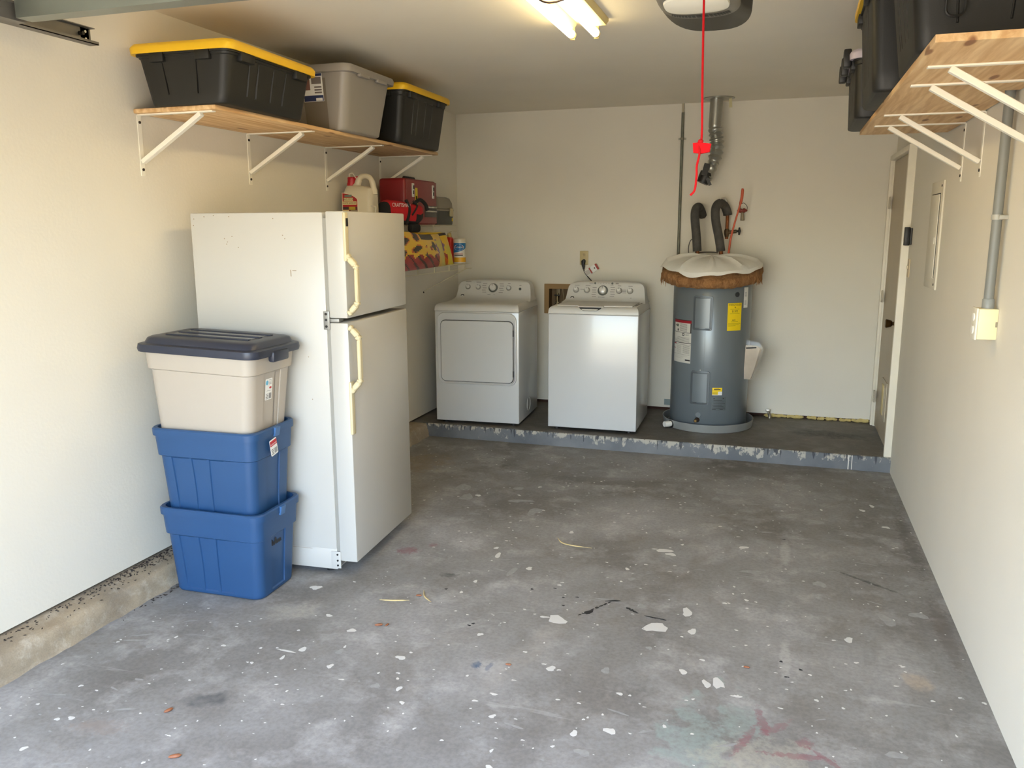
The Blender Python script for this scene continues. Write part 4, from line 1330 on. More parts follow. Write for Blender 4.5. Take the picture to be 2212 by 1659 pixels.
rc = thing('release_cord', 'red emergency release cord with red handle hanging from the opener rail', 'cord', (-.243, 2.45, 2.40))
REDC = M('red_cord', (176, 22, 28), .8, spec=.15)
REDH = M('red_handle', (196, 8, 20), .7, spec=.15)
MB().tube([(0, 0, .006), (0, 0, -.02), (.0, 0, -.15), (.004, 0, -.35), (.008, 0, -.505), (.0, -.004, -.52), (.005, -.012, -.55), (-.002, -.006, -.585), (-.002, -.002, -.61), (-.006, 0, -.65), (-.018, 0, -.665)], .0032, 8, smooth=5).build('cord', REDC, rc)
MB().tube([(-.002, -.003, -.11), (-.008, -.003, -.125), (-.012, -.003, -.137)], .003, 8).build('cord_tail', REDC, rc)
hm = MB()
Th = Tm(.008, 0, -.535, ry=R(4))
hm.loft([[Th @ Vector((x, dy, z)) for x, z in ((-.024, .012), (-.020, -.014), (.0, -.016), (.024, -.010), (.026, .012), (.0, .014))] for dy in (-.010, .010)], True, True)
hm.build('handle', REDH, rc)
MB().sphere((.006, -.004, -.517), .008, .008, .006).build('knot', REDC, rc)

# ------------------------------------------------------------------ right wall fittings
ep = thing('breaker_panel', 'painted-over flush breaker panel between passage door and thick grey conduit', 'breaker panel', (XR, 4.98, 1.60))
PNT = M('panel_paint', (226, 218, 198), .5, var=.12, vscale=7)
MB().box(-.010, .0, -.18, .18, -.282, .282, .003).build('cover', PNT, ep)
MB().box(-.012, -.010, -.122, .128, -.222, .218).build('door_gap', SEAM, ep)
pd = MB().box(-.0165, -.010, -.116, .13, -.225, .213, .002).build('door', PNT, ep)
MB().box(-.021, -.0165, -.098, -.082, -.045, -.010, .002).build('latch', M('latch_pale', (234, 228, 214), .4), pd)
for z in (.255, -.255):
    MB().cyl((-.010, -.14, z), (-.013, -.14, z), .006, 8).build('screw', SCREW, ep)
kp = thing('wall_keypad', 'small black wall control unit beside the passage door', 'wall control', (XR, 5.855, 1.588))
MB().box(-.012, 0, -.038, .040, -.054, .050, .003).build('cradle', M('black_dull', (44, 42, 40), .5), kp)
MB().box(-.040, -.010, -.012, .044, -.060, .056, .004).build('unit', DK, kp)
MB().box(-.042, -.040, .0, .03, -.03, .02, .001).build('button_pad', M('pad_grey', (92, 90, 86), .5), kp)
sw = thing('light_switch', 'beige light switch plate below the black wall control', 'light switch', (XR, 5.842, 1.385))
MB().box(-.007, 0, -.036, .036, -.058, .058, .003).build('plate', M('switch_beige', (204, 184, 148), .45), sw)
MB().box(-.016, -.006, -.006, .006, -.004, .016, .002).build('toggle', M('toggle_ivory', (226, 214, 186), .4), sw)
ob_ = thing('outlet_box', 'cream surface outlet box at the foot of the thick grey conduit', 'outlet', (XR, 3.4925, 1.286))
CRM = M('box_cream', (236, 222, 178), .4)
MB().box(-.066, 0, -.0375, .0375, -.0575, .0575, .003).build('box', CRM, ob_)
fp = MB().box(-.074, -.066, -.040, .040, -.060, .060, .003).build('cover', M('cover_white', (232, 224, 204), .4), ob_)
for z in (.024, -.024):
    MB().tube([(-.074, 0, z), (-.078, 0, z)], .016, 16).build('receptacle', M('receptacle_white', (240, 236, 224), .35), fp)
MB().box(-.008, -.001, -.0380, -.0370, -.010, .010).build('knockout', M('knockout_shade', (150, 138, 110), .5), ob_)
PVC = M('conduit_grey', (128, 128, 122), .45)
cd = thing('grey_conduit', 'thick grey plastic conduit running down to the cream outlet box', 'conduit', (XR - .031, 3.4925, 1.3435))
MB().cyl((0, 0, .0), (0, 0, HC - 1.3435), .0172, 20).build('pipe', PVC, cd)
MB().tube([(0, 0, -.001), (0, 0, .032), (0, 0, .036)], [.021, .021, .018], 20).build('socket', M('conduit_socket', (142, 144, 140), .4), cd)
MB().tube([(0, 0, .326), (0, 0, .345)], .0205, 20).box(.0, .031, -.030, .030, .328, .343, .002).build('strap', M('strap_grey', (170, 166, 154), .4), cd)

# ------------------------------------------------------------------ wire shelves and what stands on them
WIRE = M('white_wire', (206, 196, 166), .4)
def wire_shelf(label, z, depth, y0, y1, ties, lip, tie_w):
    t = thing('wire_shelf', label, 'shelf', (XL, 0, z))
    MB().cyl((depth, y0, 0), (depth, y1, 0), .0035, 8).build('front_wire', WIRE, t)
    MB().cyl((depth + .002, y0, -lip), (depth + .002, y1, -lip), .0035, 8).build('lip_wire', WIRE, t)
    for x in (.006, depth * .5):
        MB().cyl((x, y0, -.004), (x, y1, -.004), .003, 8).build('rear_wire', WIRE, t)
    dk = MB()
    y = y0
    while y < y1:
        dk.tube([(.004, y, .0), (depth, y, .0)], .0017, 5)
        y += .0254
    dk.build('deck_wires', WIRE, t, kind='stuff')
    for y in ties:
        MB().box(depth - .001, depth + .005, y - tie_w, y + tie_w, -lip, .0, .001).build('tie', WIRE, t)
    for y in (y0 + .5, y1 - .06):
        MB().tube([(depth - .01, y, -lip + .002), (.01, y + .02, -lip - .19), (.002, y + .02, -lip - .20)], .004, 8).build('brace', WIRE, t)
        MB().cyl((.0, y + .02, -lip - .20), (.006, y + .02, -lip - .20), .008, 8).build('brace_screw', SCREW, t)
    return t
ZU, ZW = 1.668, 1.369
wire_shelf('upper white wire shelf holding the red toolbox, behind the refrigerator', ZU, .281, 4.40, 6.25, (5.155, 5.468, 5.782), .044, .005)
wire_shelf('lower white wire shelf holding the yellow soil bags', ZW, .406, 4.40, 6.25, (4.9, 5.214, 5.502, 5.783, 6.10), .039, .0045)
EPS = .0022
# jug of insect spray
jg = thing('spray_jug', 'white plastic jug with red cap and red printed label', 'jug', (-2.616, 4.88, ZU + EPS))
JW = M('jug_white', (214, 202, 176), .4)
jb = MB()
def jr(w_, d_, z, r=.03, x=0.0):
    return [(px_ + x, py_, z) for px_, py_ in rrect(w_, d_, r, 4)]
jb.loft([jr(.196, .112, 0), jr(.206, .122, .008), jr(.210, .126, .10), jr(.208, .124, .17), jr(.205, .12, .20), jr(.19, .10, .226, .03, .0), jr(.15, .075, .240, .03, -.018), jr(.09, .06, .246, .02, -.045)], True, True)
jb.build('body', JW, jg)
MB().tube([(-.03, 0, .225), (-.012, 0, .272), (.008, 0, .300), (.04, 0, .306), (.072, 0, .292), (.090, 0, .25), (.096, 0, .19)], [.030, .022, .017, .016, .017, .020, .026], 14, smooth=5).build('handle', JW, jg)
MB().cyl((-.062, 0, .24), (-.062, 0, .262), .030, 18).cyl((-.062, 0, .258), (-.058, 0, .292), .028, 14).box(-.082, -.04, -.02, .02, .275, .302, .006).box(-.04, -.015, -.012, .012, .285, .305, .004).build('cap', M('cap_red', (176, 20, 34), .4), jg)
MB().tube([(-.075, 0, .298), (-.072, -.01, .318), (-.055, -.01, .325), (-.042, -.012, .322), (-.028, -.012, .30), (.0, -.012, .275)], .003, 7, smooth=4).build('hose', M('hose_white', (222, 214, 196), .4), jg)
Tj = Tm(.0, -.0634, .070, rx=R(90)) @ Matrix.Scale(1.05, 4)
jl = MB()
arc = [(-.092, -.06), (-.092, .122), (-.08, .120), (-.055, .116), (-.03, .108), (-.01, .098), (.004, .088), (.008, .08), (.008, -.06)]
jl.prism([(x - .004 if x < 0 else x + .004, y + .004 if y > .01 else y) for x, y in arc], Tj, .0006, 1)
jl.prism(arc, Tj, .0010, 0)
flat(jl, Tj, -.092, .008, -.06, .040, .0013, 2)
flat(jl, Tj, -.078, -.028, .098, .112, .0013, 3)
flat(jl, Tj, -.084, -.020, .074, .094, .0013, 4)
jl.text('BUG STOP', .0155, Tj @ Tm(-.052, .084, .0016), 5)
flat(jl, Tj, -.095, .003, .052, .072, .0013, 4)
jl.text('HOME BARRIER', .0135, Tj @ Tm(-.046, .062, .0016), 6)
flat(jl, Tj, -.05, -.006, .022, .040, .0016, 7)
flat(jl, Tj, -.09, -.054, .026, .036, .0016, 5)
flat(jl, Tj, -.094, -.05, .0, .022, .0016, 4)
flat(jl, Tj, -.04, .006, .0, .020, .0016, 8)

jl.build('label', [M('jug_red', (170, 22, 24), .45), M('jug_cream', (226, 206, 182), .5), M('jug_maroon', (94, 26, 20), .5), M('jug_greygreen', (110, 118, 104), .5), M('jug_pale', (216, 196, 140), .5), INK, M('jug_brownred', (120, 34, 22), .5), M('jug_gold', (176, 150, 32), .5), M('jug_photo', (140, 124, 96), .5)], jg)
hs_ = MB().tube([(.10, -.05, .115), (.135, -.06, .11), (.145, -.08, .085), (.148, -.09, .06), (.175, -.10, .04), (.195, -.10, .045), (.19, -.10, .03), (.19, -.10, .012), (.21, -.10, .005), (.23, -.10, .015), (.215, -.10, .02), (.205, -.10, .004)], .0042, 8, smooth=5)
hs_.build('coiled_hose', M('hose_white', (222, 214, 196), .4), jg)
MB().cyl((.205, -.10, .006), (.31, -.10, .006), .005, 8).build('wand', M('hose_white', (222, 214, 196), .4), jg)

# red steel toolbox
RTB = M('toolbox_red', (134, 24, 28), .42, var=.12, vscale=5)
RTF = M('toolbox_front', (140, 58, 58), .45, var=.1, vscale=5)
tb = thing('toolbox', 'tall red steel toolbox with two white latches', 'toolbox', (-2.603, 5.545, ZU + EPS))
def tbx(hx, y0, y1, z0, z1, b=.02):
    return MB().box(-.085, hx, y0, y1, z0, z1, b, 3)
tbx(.118, -.270, .270, 0, .316, .02).build('body', RTB, tb)
MB().box(.116, .1205, -.262, .262, .01, .306, .002).build('front_panel', RTF, tb)
MB().tube([(0.03, -.11, .312), (.03, -.10, .327), (.03, .06, .327), (.03, .07, .312)], .012, 10).build('handle', DK, tb)
CHR = M('latch_white', (206, 204, 198), .3, .3)
for y in (-.16, .19):
    lt = MB().box(.120, .128, y - .012, y + .020, .19, .285, .003)
    lto = lt.build('latch', CHR, tb)
    MB().box(.128, .131, y - .006, y + .006, .21, .235).box(.128, .131, y + .0, y + .013, .245, .27).build('latch_slot', INK, lto)
MB().box(.1205, .1215, -.115, -.075, .14, .255).build('sticker', M('sticker_yellow', (214, 190, 40), .5), tb)
MB().box(.1205, .1215, -.105, -.085, .15, .20).build('sticker_print', INK, tb)
dw = MB().box(.120, .124, .04, .255, .055, .135, .001).build('drawer', M('drawer_grey', (70, 66, 62), .5), tb)
for z in (.098, .128):
    MB().box(.124, .130, .05, .25, z - .008, z + .004, .001).build('drawer_pull', M('drawer_chrome', (176, 172, 164), .25, .6), dw)

# red and black tool bag slumped in front of it
bg = thing('tool_bag', 'red and black soft tool bag slumped against the red toolbox', 'tool bag', (-2.465, 5.045, ZU + .004), R(-10))
RBG = M('bag_red', (186, 18, 26), .8, var=.15, vscale=12, bump=.2, bscale=120)
BBG = M('bag_black', (26, 24, 24), .85, var=.2, vscale=12)
bm_ = MB()
secs = []
n = 20
for (y, w_, h_, dz, dx) in ((-.115, .03, .10, .0, .0), (-.105, .055, .145, 0, .0), (-.07, .065, .158, 0, 0), (.0, .068, .155, 0, .004), (.07, .068, .150, -.002, .008), (.15, .066, .143, -.004, .014), (.20, .06, .135, -.004, .02), (.245, .045, .11, .02, .025), (.26, .03, .09, .03, .025)):
    row = []
    for k in range(n):
        a = 2 * PI * k / n
        ca, sa = math.cos(a), math.sin(a)
        row.append((dx + w_ * math.copysign(abs(ca) ** .7, ca), y, dz + h_ / 2 + h_ / 2 * math.copysign(abs(sa) ** .75, sa)))
    secs.append(row)
bm_.loft(secs, True, True, mi=0)
o = len(bm_.f) - 2
for fi, f in enumerate(bm_.f):
    c = sum((Vector(bm_.v[i]) for i in f), Vector()) / len(f)
    if c.y < -.10 or (c.z < .06 and c.y > .09 + (c.z) * 1.0) or (c.z < .02):
        bm_.m[fi] = 1
bm_.build('bag_body', [RBG, BBG], bg)
MB().tube([(.045, .08, .158), (.075, .075, .10), (.072, .05, .02), (.06, .05, .0)], .011, 8, smooth=5).tube([(.06, .14, .155), (.086, .15, .12), (.08, .10, .06)], .006, 8, smooth=5).build('strap', BBG, bg)
MB().tube([(.04, .18, .135), (.04, .25, .165), (.045, .31, .135), (.045, .33, .095)], .013, 9, smooth=6).build('carry_handle', BBG, bg)
Tb = Tm(.0720, -.012, .122, rx=R(90), rz=R(90)) @ Matrix.Rotation(R(-16), 4, 'X')
MB().text('CRAFTSMAN', .036, Tb, 0, shear=.25).build('lettering', M('bag_lettering', (226, 214, 210), .6), bg)
MB().box(.03, .075, .10, .215, -.055, .004, .02).build('hanging_corner', BBG, bg)

# grey tackle box
tkx = thing('tackle_box', 'grey plastic tackle box with cream latch', 'tackle box', (-2.632, 6.085, ZU + EPS))
G1 = M('tackle_lid', (128, 120, 104), .45)
G2 = M('tackle_base', (66, 66, 62), .5)
MB().loft([[(x, y, z) for x, y in rrect(.222 + e2, .300 + e2, .02, 4)] for e2, z in ((-.012, 0), (-.004, .008), (.006, .105), (.006, .11))], True, True).build('base', G2, tkx)
MB().loft([[(x, y, z) for x, y in rrect(.236 + e2, .318 + e2, .025, 4)] for e2, z in ((0, .108), (.002, .120), (-.012, .124), (-.02, .17), (-.05, .205), (-.09, .215))], True, True).build('lid', G1, tkx)
MB().box(.112, .128, .06, .115, .065, .13, .005).build('latch', M('latch_cream', (172, 158, 120), .45), tkx)
MB().box(.1105, .1115, .115, .14, .03, .055).build('sticker', M('sticker_yellow', (214, 190, 40), .5), tkx)
MB().tube([(.0, -.07, .212), (.0, -.06, .225), (.0, .06, .225), (.0, .07, .212)], .007, 8).build('handle', G1, tkx)

# soil bags: filled pillow shapes with a printed front
def pillow(quad, thick, nu=44, nv=26, zone=None, crease=0.0, seed=1):
    """quad: four (y, z) corners BL BR TR TL; bulges +/- x"""
    r_ = random.Random(seed)
    mb = MB()
    for side in (1, -1):
        vs_ = []
        for j in range(nv + 1):
            for i in range(nu + 1):
                u, v = i / nu, j / nv
                y = (quad[0][0] * (1 - u) + quad[1][0] * u) * (1 - v) + (quad[3][0] * (1 - u) + quad[2][0] * u) * v
                z = (quad[0][1] * (1 - u) + quad[1][1] * u) * (1 - v) + (quad[3][1] * (1 - u) + quad[2][1] * u) * v
                b = (max(0, math.sin(PI * u)) ** .45) * (max(0, math.sin(PI * (v * .93 + .03))) ** .5)
                k = .5 * math.sin(9 * u + 5 * v) + .35 * math.sin(17 * u - 11 * v + 1) + .25 * math.sin(31 * v + 6 * u)
                x = side * (thick / 2 * b + crease * k * b + .003)
                vs_.append((x, y, z + .006 * math.sin(8 * u) * v))
        fs = [(j * (nu + 1) + i, j * (nu + 1) + i + 1, (j + 1) * (nu + 1) + i + 1, (j + 1) * (nu + 1) + i) for j in range(nv) for i in range(nu)]
        base = len(mb.f)
        mb.add(vs_, fs, 0)
        if zone and side == 1:
            for q in range(len(fs)):
                j, i = divmod(q, nu)
                mb.m[base + q] = zone((i + .5) / nu, (j + .5) / nv, r_)
    return mb
BAGM = [M('bag_yellow', (222, 178, 20), .3), M('bag_flower_red', (150, 26, 20), .35), M('bag_purple', (126, 84, 130), .35), M('bag_green', (22, 104, 42), .35),
        M('bag_dark', (44, 30, 20), .4), M('bag_orange', (196, 96, 24), .35), M('bag_paleyellow', (206, 186, 40), .3)]
def zone1(u, v, r_):
    if u > .88 - .16 * v and v < .8:
        return 6
    if v < .30 + .14 * abs(math.sin(19 * u + .4)) and u < .80:
        return 1 if math.sin(41 * u + 23 * v) > -.75 else 4
    if (u - .79) ** 2 / .003 + (v - .60) ** 2 / .045 < 1 + .3 * math.sin(40 * v):
        return 2
    if v > .84 and .45 < u < .76:
        return 4
    if u < .52 and v > .40:
        k_ = math.sin(21 * u + 3 * math.sin(5 * v)) * math.sin(9 * v + 8 * u)
        return 4 if k_ > .35 else (5 if k_ > .12 else 0)
    if .58 < u < .64 and .52 < v < .66:
        return 1
    if (u - .69) ** 2 / .002 + (v - .66) ** 2 / .02 < 1:
        return 4
    return 0
def zone2(u, v, r_):
    if u > .88 - .14 * v and v < .6:
        return 6
    if (u - .70) ** 2 / .010 + (v - .64) ** 2 / .035 < 1 + .3 * math.sin(37 * v + 20 * u):
        return 2
    if .36 < u < .54 and .50 < v < .84:
        return 3
    if v < .40 + .05 * math.sin(21 * u) and u < .84:
        return 5 if math.sin(17 * u + 9 * v) > -.2 else 1
    if v > .93 and u > .5:
        return 4
    return 0
s1 = thing('soil_bag', 'yellow soil bag with red flower print, leaning nearer the refrigerator', 'soil bag', (-2.40, 5.76, ZW + .0045), R(5))
pb = pillow([(-1.15, .0), (.0, .0), (-.17, .225), (-1.1, .250)], .12, zone=zone1, crease=.006, seed=2)
pb.build('bag', BAGM, s1, smooth=50)
s2 = thing('soil_bag', 'yellow soil bag with purple and green print, beside the wipes canister', 'soil bag', (-2.425, 5.985, ZW + EPS), R(-16))
pb = pillow([(-.60, .0), (.0, .0), (-.10, .235), (-.58, .240)], .11, zone=zone2, crease=.006, seed=5)
pb.build('bag', BAGM, s2, smooth=50)
MB().box(-.012, .012, -.40, -.15, .225, .245, .006).build('folded_top', BAGM[0], s2)
rp = thing('red_packet', 'slim red packet with yellow top between soil bag and wipes canister', 'packet', (-2.511, 6.120, ZW + EPS))
MB().loft([[(x, y, z) for x, y in rrect(w_, d_, .01, 3)] for w_, d_, z in ((.05, .055, 0), (.055, .06, .01), (.055, .058, .19), (.03, .056, .205))], True, True).build('sleeve', M('packet_red', (196, 44, 26), .4), rp)
MB().loft([[(x, y, z) for x, y in rrect(w_, d_, .006, 3)] for w_, d_, z in ((.028, .054, .203), (.02, .05, .22), (.016, .046, .238))], True, True).build('folded_top', M('packet_top', (204, 176, 96), .5, var=.4, vscale=60), rp)
# wipes canister
wp = thing('wipes_canister', 'white wipes canister with blue and yellow label', 'canister', (-2.432, 6.135, ZW + EPS))
CR = .047
MB().lathe([(.001, 0), (CR - .004, 0), (CR, .004), (CR, .165), (CR - .002, .168), (CR - .002, .17)], 36, cap1=True).build('body', M('canister_white', (214, 208, 190), .4), wp)
MB().lathe([(CR + .001, .166), (CR + .001, .190), (CR - .006, .197), (.001, .197)], 36, cap0=True).build('lid', M('canister_lid', (206, 196, 172), .4), wp)
lbm = MB()
def cw(v):
    a = R(-62) + v.x / CR
    r = CR + .0006 + v.z
    return Vector((r * math.cos(a), r * math.sin(a), v.y))
def cq(x0, x1, z0, z1, l, mi, n_=10, slope=0.0):
    vs_ = []
    for i in range(n_ + 1):
        x = x0 + (x1 - x0) * i / n_
        vs_ += [(x, z0 + slope * (i / n_) ** 2, l), (x, z1, l)]
    lbm.add(vs_, [(2 * i, 2 * i + 2, 2 * i + 3, 2 * i + 1) for i in range(n_)], mi)
cq(-.072, .072, .01, .165, 0, 0)
cq(-.070, .070, .085, .160, .0003, 1, slope=.045)
cq(-.070, .070, .012, .048, .0003, 2)
el = [(-.012 + .040 * math.cos(2 * PI * k / 20), .126 + .024 * math.sin(2 * PI * k / 20), .0008) for k in range(20)]
lbm.add(el, [tuple(range(20))], 3)
el = [(-.012 + .036 * math.cos(2 * PI * k / 20), .126 + .020 * math.sin(2 * PI * k / 20), .0010) for k in range(20)]
lbm.add(el, [tuple(range(20))], 4)
lbm.text('CLOROX', .0165, Tm(-.012, .126, .0014), 0)
for z, mi in ((.078, 5), (.072, 5), (.060, 6)):
    cq(-.055, .02, z, z + .003 + .006 * (mi == 6), .0005, mi)
lbm.map(cw)
lbm.build('label', [M('wl_white', (214, 210, 196), .4), M('wl_blue', (24, 108, 160), .4), M('wl_gold', (222, 164, 30), .4), M('wl_rim', (226, 214, 214), .4), M('wl_purple', (84, 34, 84), .4), M('wl_pink', (190, 110, 110), .5), M('wl_ink', (90, 84, 80), .5)], wp)

# ------------------------------------------------------------------ paint splats, straw and husks on the floor
WSP = M('paint_splat_white', (214, 212, 206), .6)
DSP = M('paint_splat_worn', (160, 158, 154), .7, var=.25, vscale=40)
KSP = M('paint_splat_black', (38, 38, 38), .7)
SPL = [(-0.83,3.16,0.047,0.032,'w'),(-0.42,3.22,0.037,0.055,'t'),(-0.75,2.77,0.018,0.017,'w'),(-0.72,2.77,0.007,0.006,'w'),(-1.33,2.67,0.019,0.016,'w'),(-1.78,2.9,0.018,0.01,'w'),
       (-1.56,2.53,0.013,0.014,'w'),(-1.24,2.47,0.01,0.016,'w'),(-1.19,2.39,0.009,0.01,'w'),(-1.33,2.46,0.015,0.019,'d'),(-1.58,2.64,0.017,0.019,'d'),(-1.62,2.81,0.017,0.017,'w'),
       (-1.1,2.94,0.012,0.013,'w'),(-0.9,2.54,0.014,0.007,'w'),(-0.86,2.41,0.013,0.01,'w'),(-0.47,2.68,0.011,0.01,'w'),(-0.46,2.45,0.019,0.017,'w'),(-0.57,2.4,0.013,0.015,'w'),
       (-0.52,2.31,0.024,0.018,'d'),(-0.78,2.15,0.013,0.01,'w'),(-0.8,2.23,0.006,0.009,'w'),(-0.64,3.78,0.012,0.013,'w'),(-0.91,3.5,0.009,0.009,'w'),(-1.1,3.64,0.018,0.017,'w'),
       (-1.3,3.75,0.016,0.031,'w'),(-1.17,3.58,0.016,0.056,'d'),(-1.03,3.54,0.012,0.026,'d'),(-0.55,2.82,0.017,0.019,'d'),(-0.42,3.04,0.011,0.013,'d'),(-0.51,3.4,0.021,0.019,'d'),
       (-0.6,3.67,0.017,0.019,'d'),(-1.05,3.04,0.008,0.009,'d'),(-1.32,3.29,0.009,0.01,'w'),(-1.58,2.68,0.006,0.009,'w'),(-1.43,2.67,0.004,0.008,'w'),(-1.19,2.82,0.004,0.006,'w'),
       (-0.86,2.65,0.009,0.004,'w'),(-1.47,2.46,0.01,0.004,'w'),(-0.88,2.86,0.009,0.007,'w'),(-0.95,2.48,0.01,0.007,'w'),(-1.28,2.86,0.064,0.005,'d'),(-0.97,2.82,0.04,0.003,'d'),
       (-0.5,4.07,0.039,0.025,'w'),(-0.46,4.03,0.023,0.022,'w'),(-0.31,3.4,0.024,0.035,'w'),(-0.27,3.23,0.018,0.022,'w'),(-0.11,4.24,0.022,0.018,'w'),(-0.05,3.93,0.059,0.02,'d'),
       (0.26,4.76,0.047,0.031,'d'),(0.63,4.78,0.018,0.018,'w'),(0.59,5.14,0.014,0.025,'w'),(0.53,5.04,0.016,0.02,'w'),(-0.31,5.0,0.028,0.025,'d'),(-0.24,5.16,0.115,0.047,'d'),
       (0.13,5.39,0.053,0.08,'d'),(0.25,3.88,0.026,0.037,'d'),(0.64,3.67,0.036,0.032,'d'),(0.51,3.58,0.03,0.045,'d'),(0.34,3.35,0.017,0.023,'w'),(-0.27,2.9,0.016,0.016,'w'),
       (-0.21,3.01,0.01,0.008,'w'),(-0.18,2.84,0.015,0.025,'w'),(-0.14,2.86,0.017,0.044,'m'),(-0.07,2.79,0.02,0.007,'w'),(0.2,2.85,0.007,0.009,'w'),(0.22,2.88,0.004,0.005,'w'),
       (0.76,3.01,0.007,0.008,'w'),(0.59,2.97,0.007,0.007,'w'),(0.63,2.77,0.004,0.007,'w'),(0.43,2.6,0.029,0.02,'d'),(-0.29,2.53,0.008,0.008,'w'),(0.52,3.19,0.009,0.006,'w'),
       (0.44,3.09,0.011,0.012,'d'),(-0.13,3.73,0.006,0.008,'w'),(-0.13,3.65,0.005,0.008,'w'),(-0.16,3.54,0.009,0.01,'w'),(-0.07,3.6,0.01,0.01,'w'),(-0.42,4.18,0.009,0.01,'w'),
       (-0.25,4.52,0.009,0.01,'w'),(0.08,4.89,0.009,0.012,'w'),(0.3,4.98,0.008,0.014,'w'),(-2.27,1.94,0.009,0.01,'w'),(-2.23,1.96,0.012,0.01,'w'),(-2.24,1.78,0.01,0.012,'w'),
       (-1.82,1.84,0.006,0.007,'w'),(-2.03,1.84,0.004,0.005,'w'),(-1.73,2.61,0.016,0.015,'w'),(-1.78,2.58,0.033,0.007,'w'),(-1.77,2.53,0.008,0.014,'w'),(-1.86,2.46,0.007,0.009,'w'),
       (-1.98,3.13,0.022,0.021,'w'),(-2.55,2.23,0.005,0.006,'w'),(-2.28,2.54,0.007,0.008,'w'),(-2.05,2.54,0.009,0.009,'w'),(-2.33,2.45,0.015,0.016,'d'),(-2.36,2.13,0.008,0.008,'w'),
       (-2.41,1.99,0.006,0.006,'w'),(-1.85,2.02,0.003,0.004,'w'),(-1.62,2.33,0.005,0.006,'w'),(-2.19,2.23,0.017,0.007,'d'),(-1.84,1.98,0.007,0.004,'w'),(-1.73,4.62,0.017,0.019,'w'),
       (-1.79,4.57,0.049,0.05,'d'),(-1.88,4.74,0.043,0.081,'d'),(-1.45,4.6,0.072,0.03,'d'),(-1.53,4.83,0.038,0.026,'d'),(-1.31,4.84,0.029,0.02,'d'),(-1.41,4.9,0.01,0.016,'w'),
       (-1.84,3.79,0.02,0.018,'d'),(-1.3,3.42,0.011,0.014,'w'),(-1.99,3.13,0.023,0.018,'w'),(-1.32,3.29,0.009,0.009,'w'),(-1.65,3.12,0.015,0.017,'d'),(-0.99,3.21,0.009,0.007,'w'),
       (-1.34,3.84,0.014,0.013,'w'),(-1.31,4.44,0.035,0.068,'d'),(-1.02,4.18,0.014,0.017,'w')]
def splat(mb, x, y, rx, ry, mi, rr_, ang=0.0):
    n_ = 11
    ph = rr_.uniform(0, 6)
    pts = []
    for k in range(n_):
        a = 2 * PI * k / n_
        f = 1 + .22 * math.sin(2 * a + ph) + .16 * math.sin(3 * a + 2 * ph) + rr_.uniform(-.12, .12)
        px_, py_ = rx * f * math.cos(a), ry * f * math.sin(a)
        pts.append((x + px_ * math.cos(ang) - py_ * math.sin(ang), y + px_ * math.sin(ang) + py_ * math.cos(ang)))
    z1 = .0007
    mb.add([(p[0], p[1], z1) for p in pts] + [(x, y, z1 + .0004)], [(k, (k + 1) % n_, n_) for k in range(n_)], mi)
sp = MB()
rs = random.Random(21)
for (x, y, rx, ry, k) in SPL:
    splat(sp, x, y, rx, ry, 1 if k == 'd' else 0, rs, ang=(-.55 if k == 't' else rs.uniform(-.1, .3)))
    if rx > .03 and k == 'w':
        splat(sp, x - rx * 1.25, y + ry * .3, rx * .4, ry * .3, 0, rs)
for k in range(1300):
    y = .4 + 5.3 * rs.random() ** .8
    x = rs.uniform(XL + .25, XR - .02)
    if -2.7 < x < -1.85 and 2.85 < y < 4.1:
        continue
    s_ = rs.choice((.0022, .0028, .0035, .0045)) * (1 + .08 * y)
    splat(sp, x, y, s_ * rs.uniform(.7, 1.6), s_ * rs.uniform(.6, 1.2), 0 if rs.random() < .7 else 1, rs)
    if k % 14 == 0:
        splat(sp, x + .05, y + .03, rs.uniform(.015, .05), rs.uniform(.002, .008), 1, rs, rs.uniform(-.4, .6))
def stroke(p, q, w_, mi, seed):
    r_ = random.Random(seed)
    for k in range(9):
        t_ = k / 8
        splat(sp, p[0] + (q[0] - p[0]) * t_, p[1] + (q[1] - p[1]) * t_, .012, w_ * r_.uniform(.5, 1.3), mi, r_, math.atan2(q[1] - p[1], q[0] - p[0]))
stroke((-.75, 3.236), (-.637, 3.414), .006, 2, 1)
splat(sp, -.72, 3.27, .03, .012, 2, rs, 1.0)
splat(sp, -.637, 3.414, .03, .008, 2, rs, .4)
stroke((-.56, 3.36), (-.52, 3.33), .006, 2, 2)
stroke((-.47, 3.31), (-.396, 3.30), .004, 2, 3)
for x, y in ((-.84, 3.30), (-.80, 3.40), (-.86, 3.38), (-1.02, 3.42), (-.92, 3.46), (-1.16, 3.02), (-1.17, 3.0), (-1.4, 3.3), (.1, 2.98), (.08, 3.09), (.15, 3.05), (.09, 4.42)):
    splat(sp, x, y, .008, .006, 2, rs)
sp.build('paint_splatter', [WSP, DSP, KSP], floor, smooth=0, kind='stuff')

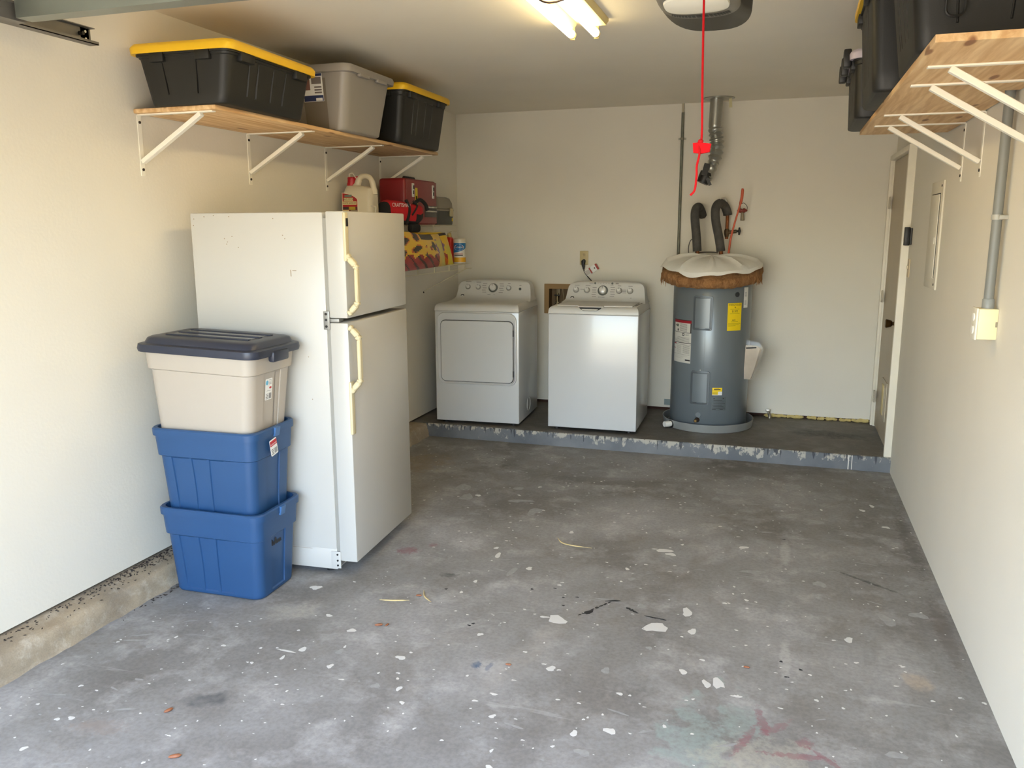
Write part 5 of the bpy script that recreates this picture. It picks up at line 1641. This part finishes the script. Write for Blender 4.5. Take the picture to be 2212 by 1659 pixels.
STRAW = M('dry_straw', (206, 184, 130), .7)
for i, (pts, lab) in enumerate(((((-1.07, 4.07, .003), (-1.03, 4.01, .003), (-.96, 3.985, .004), (-.864, 3.985, .003)), 'curved straw blade on the floor in front of the platform'),
                                (((-1.64, 3.10, .003), (-1.58, 3.11, .004), (-1.51, 3.136, .003)), 'straight straw blade on the floor near the refrigerator'),
                                (((-1.49, 3.25, .003), (-1.46, 3.19, .004), (-1.41, 3.15, .003)), 'short pale curled grass stem on the floor'))):
    m_ = MB().tube(pts, [.0015, .003, .003, .001], 6, smooth=5)
    tag(m_.build('straw_blade', STRAW), lab, 'straw')
HUSK = M('brown_husk', (150, 92, 58), .6, var=.3, vscale=60)
for x, y, a, s_, lab in ((-1.742, 1.891, .6, 1.15, 'brown seed husk with stalk lying on the floor'), (-1.939, 2.094, 1.2, 1.0, 'tan seed husk lying alone on the floor'), (-1.532, 2.88, .5, 1.0, 'larger of two brown husks lying together'),
                         (-1.500, 2.894, 1.4, .7, 'smaller of two brown husks lying together'), (-1.489, 3.192, .2, .8, 'dark brown leaf scrap beside the straw'), (-.913, 2.745, 0, .7, 'small round dark brown husk on the floor'), (-.044, 3.002, 0, .7, 'brown husk beside the white streak on the floor')):
    m_ = MB()
    T = Tm(x, y, .0055 * s_, rz=a)
    rings = []
    for k, (u, r) in enumerate(((-.017, .001), (-.012, .005), (0, .0065), (.010, .006), (.015, .003), (.017, .001))):
        rings.append([T @ Vector((u * s_, r * s_ * math.cos(2 * PI * q / 10), r * s_ * .85 * math.sin(2 * PI * q / 10))) for q in range(10)])
    m_.loft(rings, True, True)
    tag(m_.build('seed_husk', HUSK), lab, 'husk')
# leaf litter on the curb
lt_ = MB()
rl_ = random.Random(5)
for k in range(420):
    if rl_.random() < .6:
        y = min(3.2, rl_.gauss(2.95, .22))
    else:
        y = rl_.uniform(2.0, 3.2)
    x = XL + min(.13, abs(rl_.gauss(0, .045)) + .004)
    if k % 9 == 0:
        x, y, zz = XL + rl_.uniform(.165, .195), rl_.gauss(2.9, .12), .002
    else:
        zz = ST + .001
    a = rl_.uniform(0, 3)
    L_, w_ = rl_.uniform(.003, .010), rl_.uniform(.0015, .003)
    c, s_ = math.cos(a), math.sin(a)
    lt_.add([(x + c * L_, y + s_ * L_, zz + .001), (x - s_ * w_, y + c * w_, zz + .003), (x - c * L_, y - s_ * L_, zz + .001), (x + s_ * w_, y - c * w_, zz)], [(0, 1, 2, 3)])
o = lt_.build('leaf_litter', M('litter_dark', (52, 42, 36), .9), smooth=0, kind='stuff')
tag(o, 'dark leaf crumbs scattered along the concrete curb', 'debris')
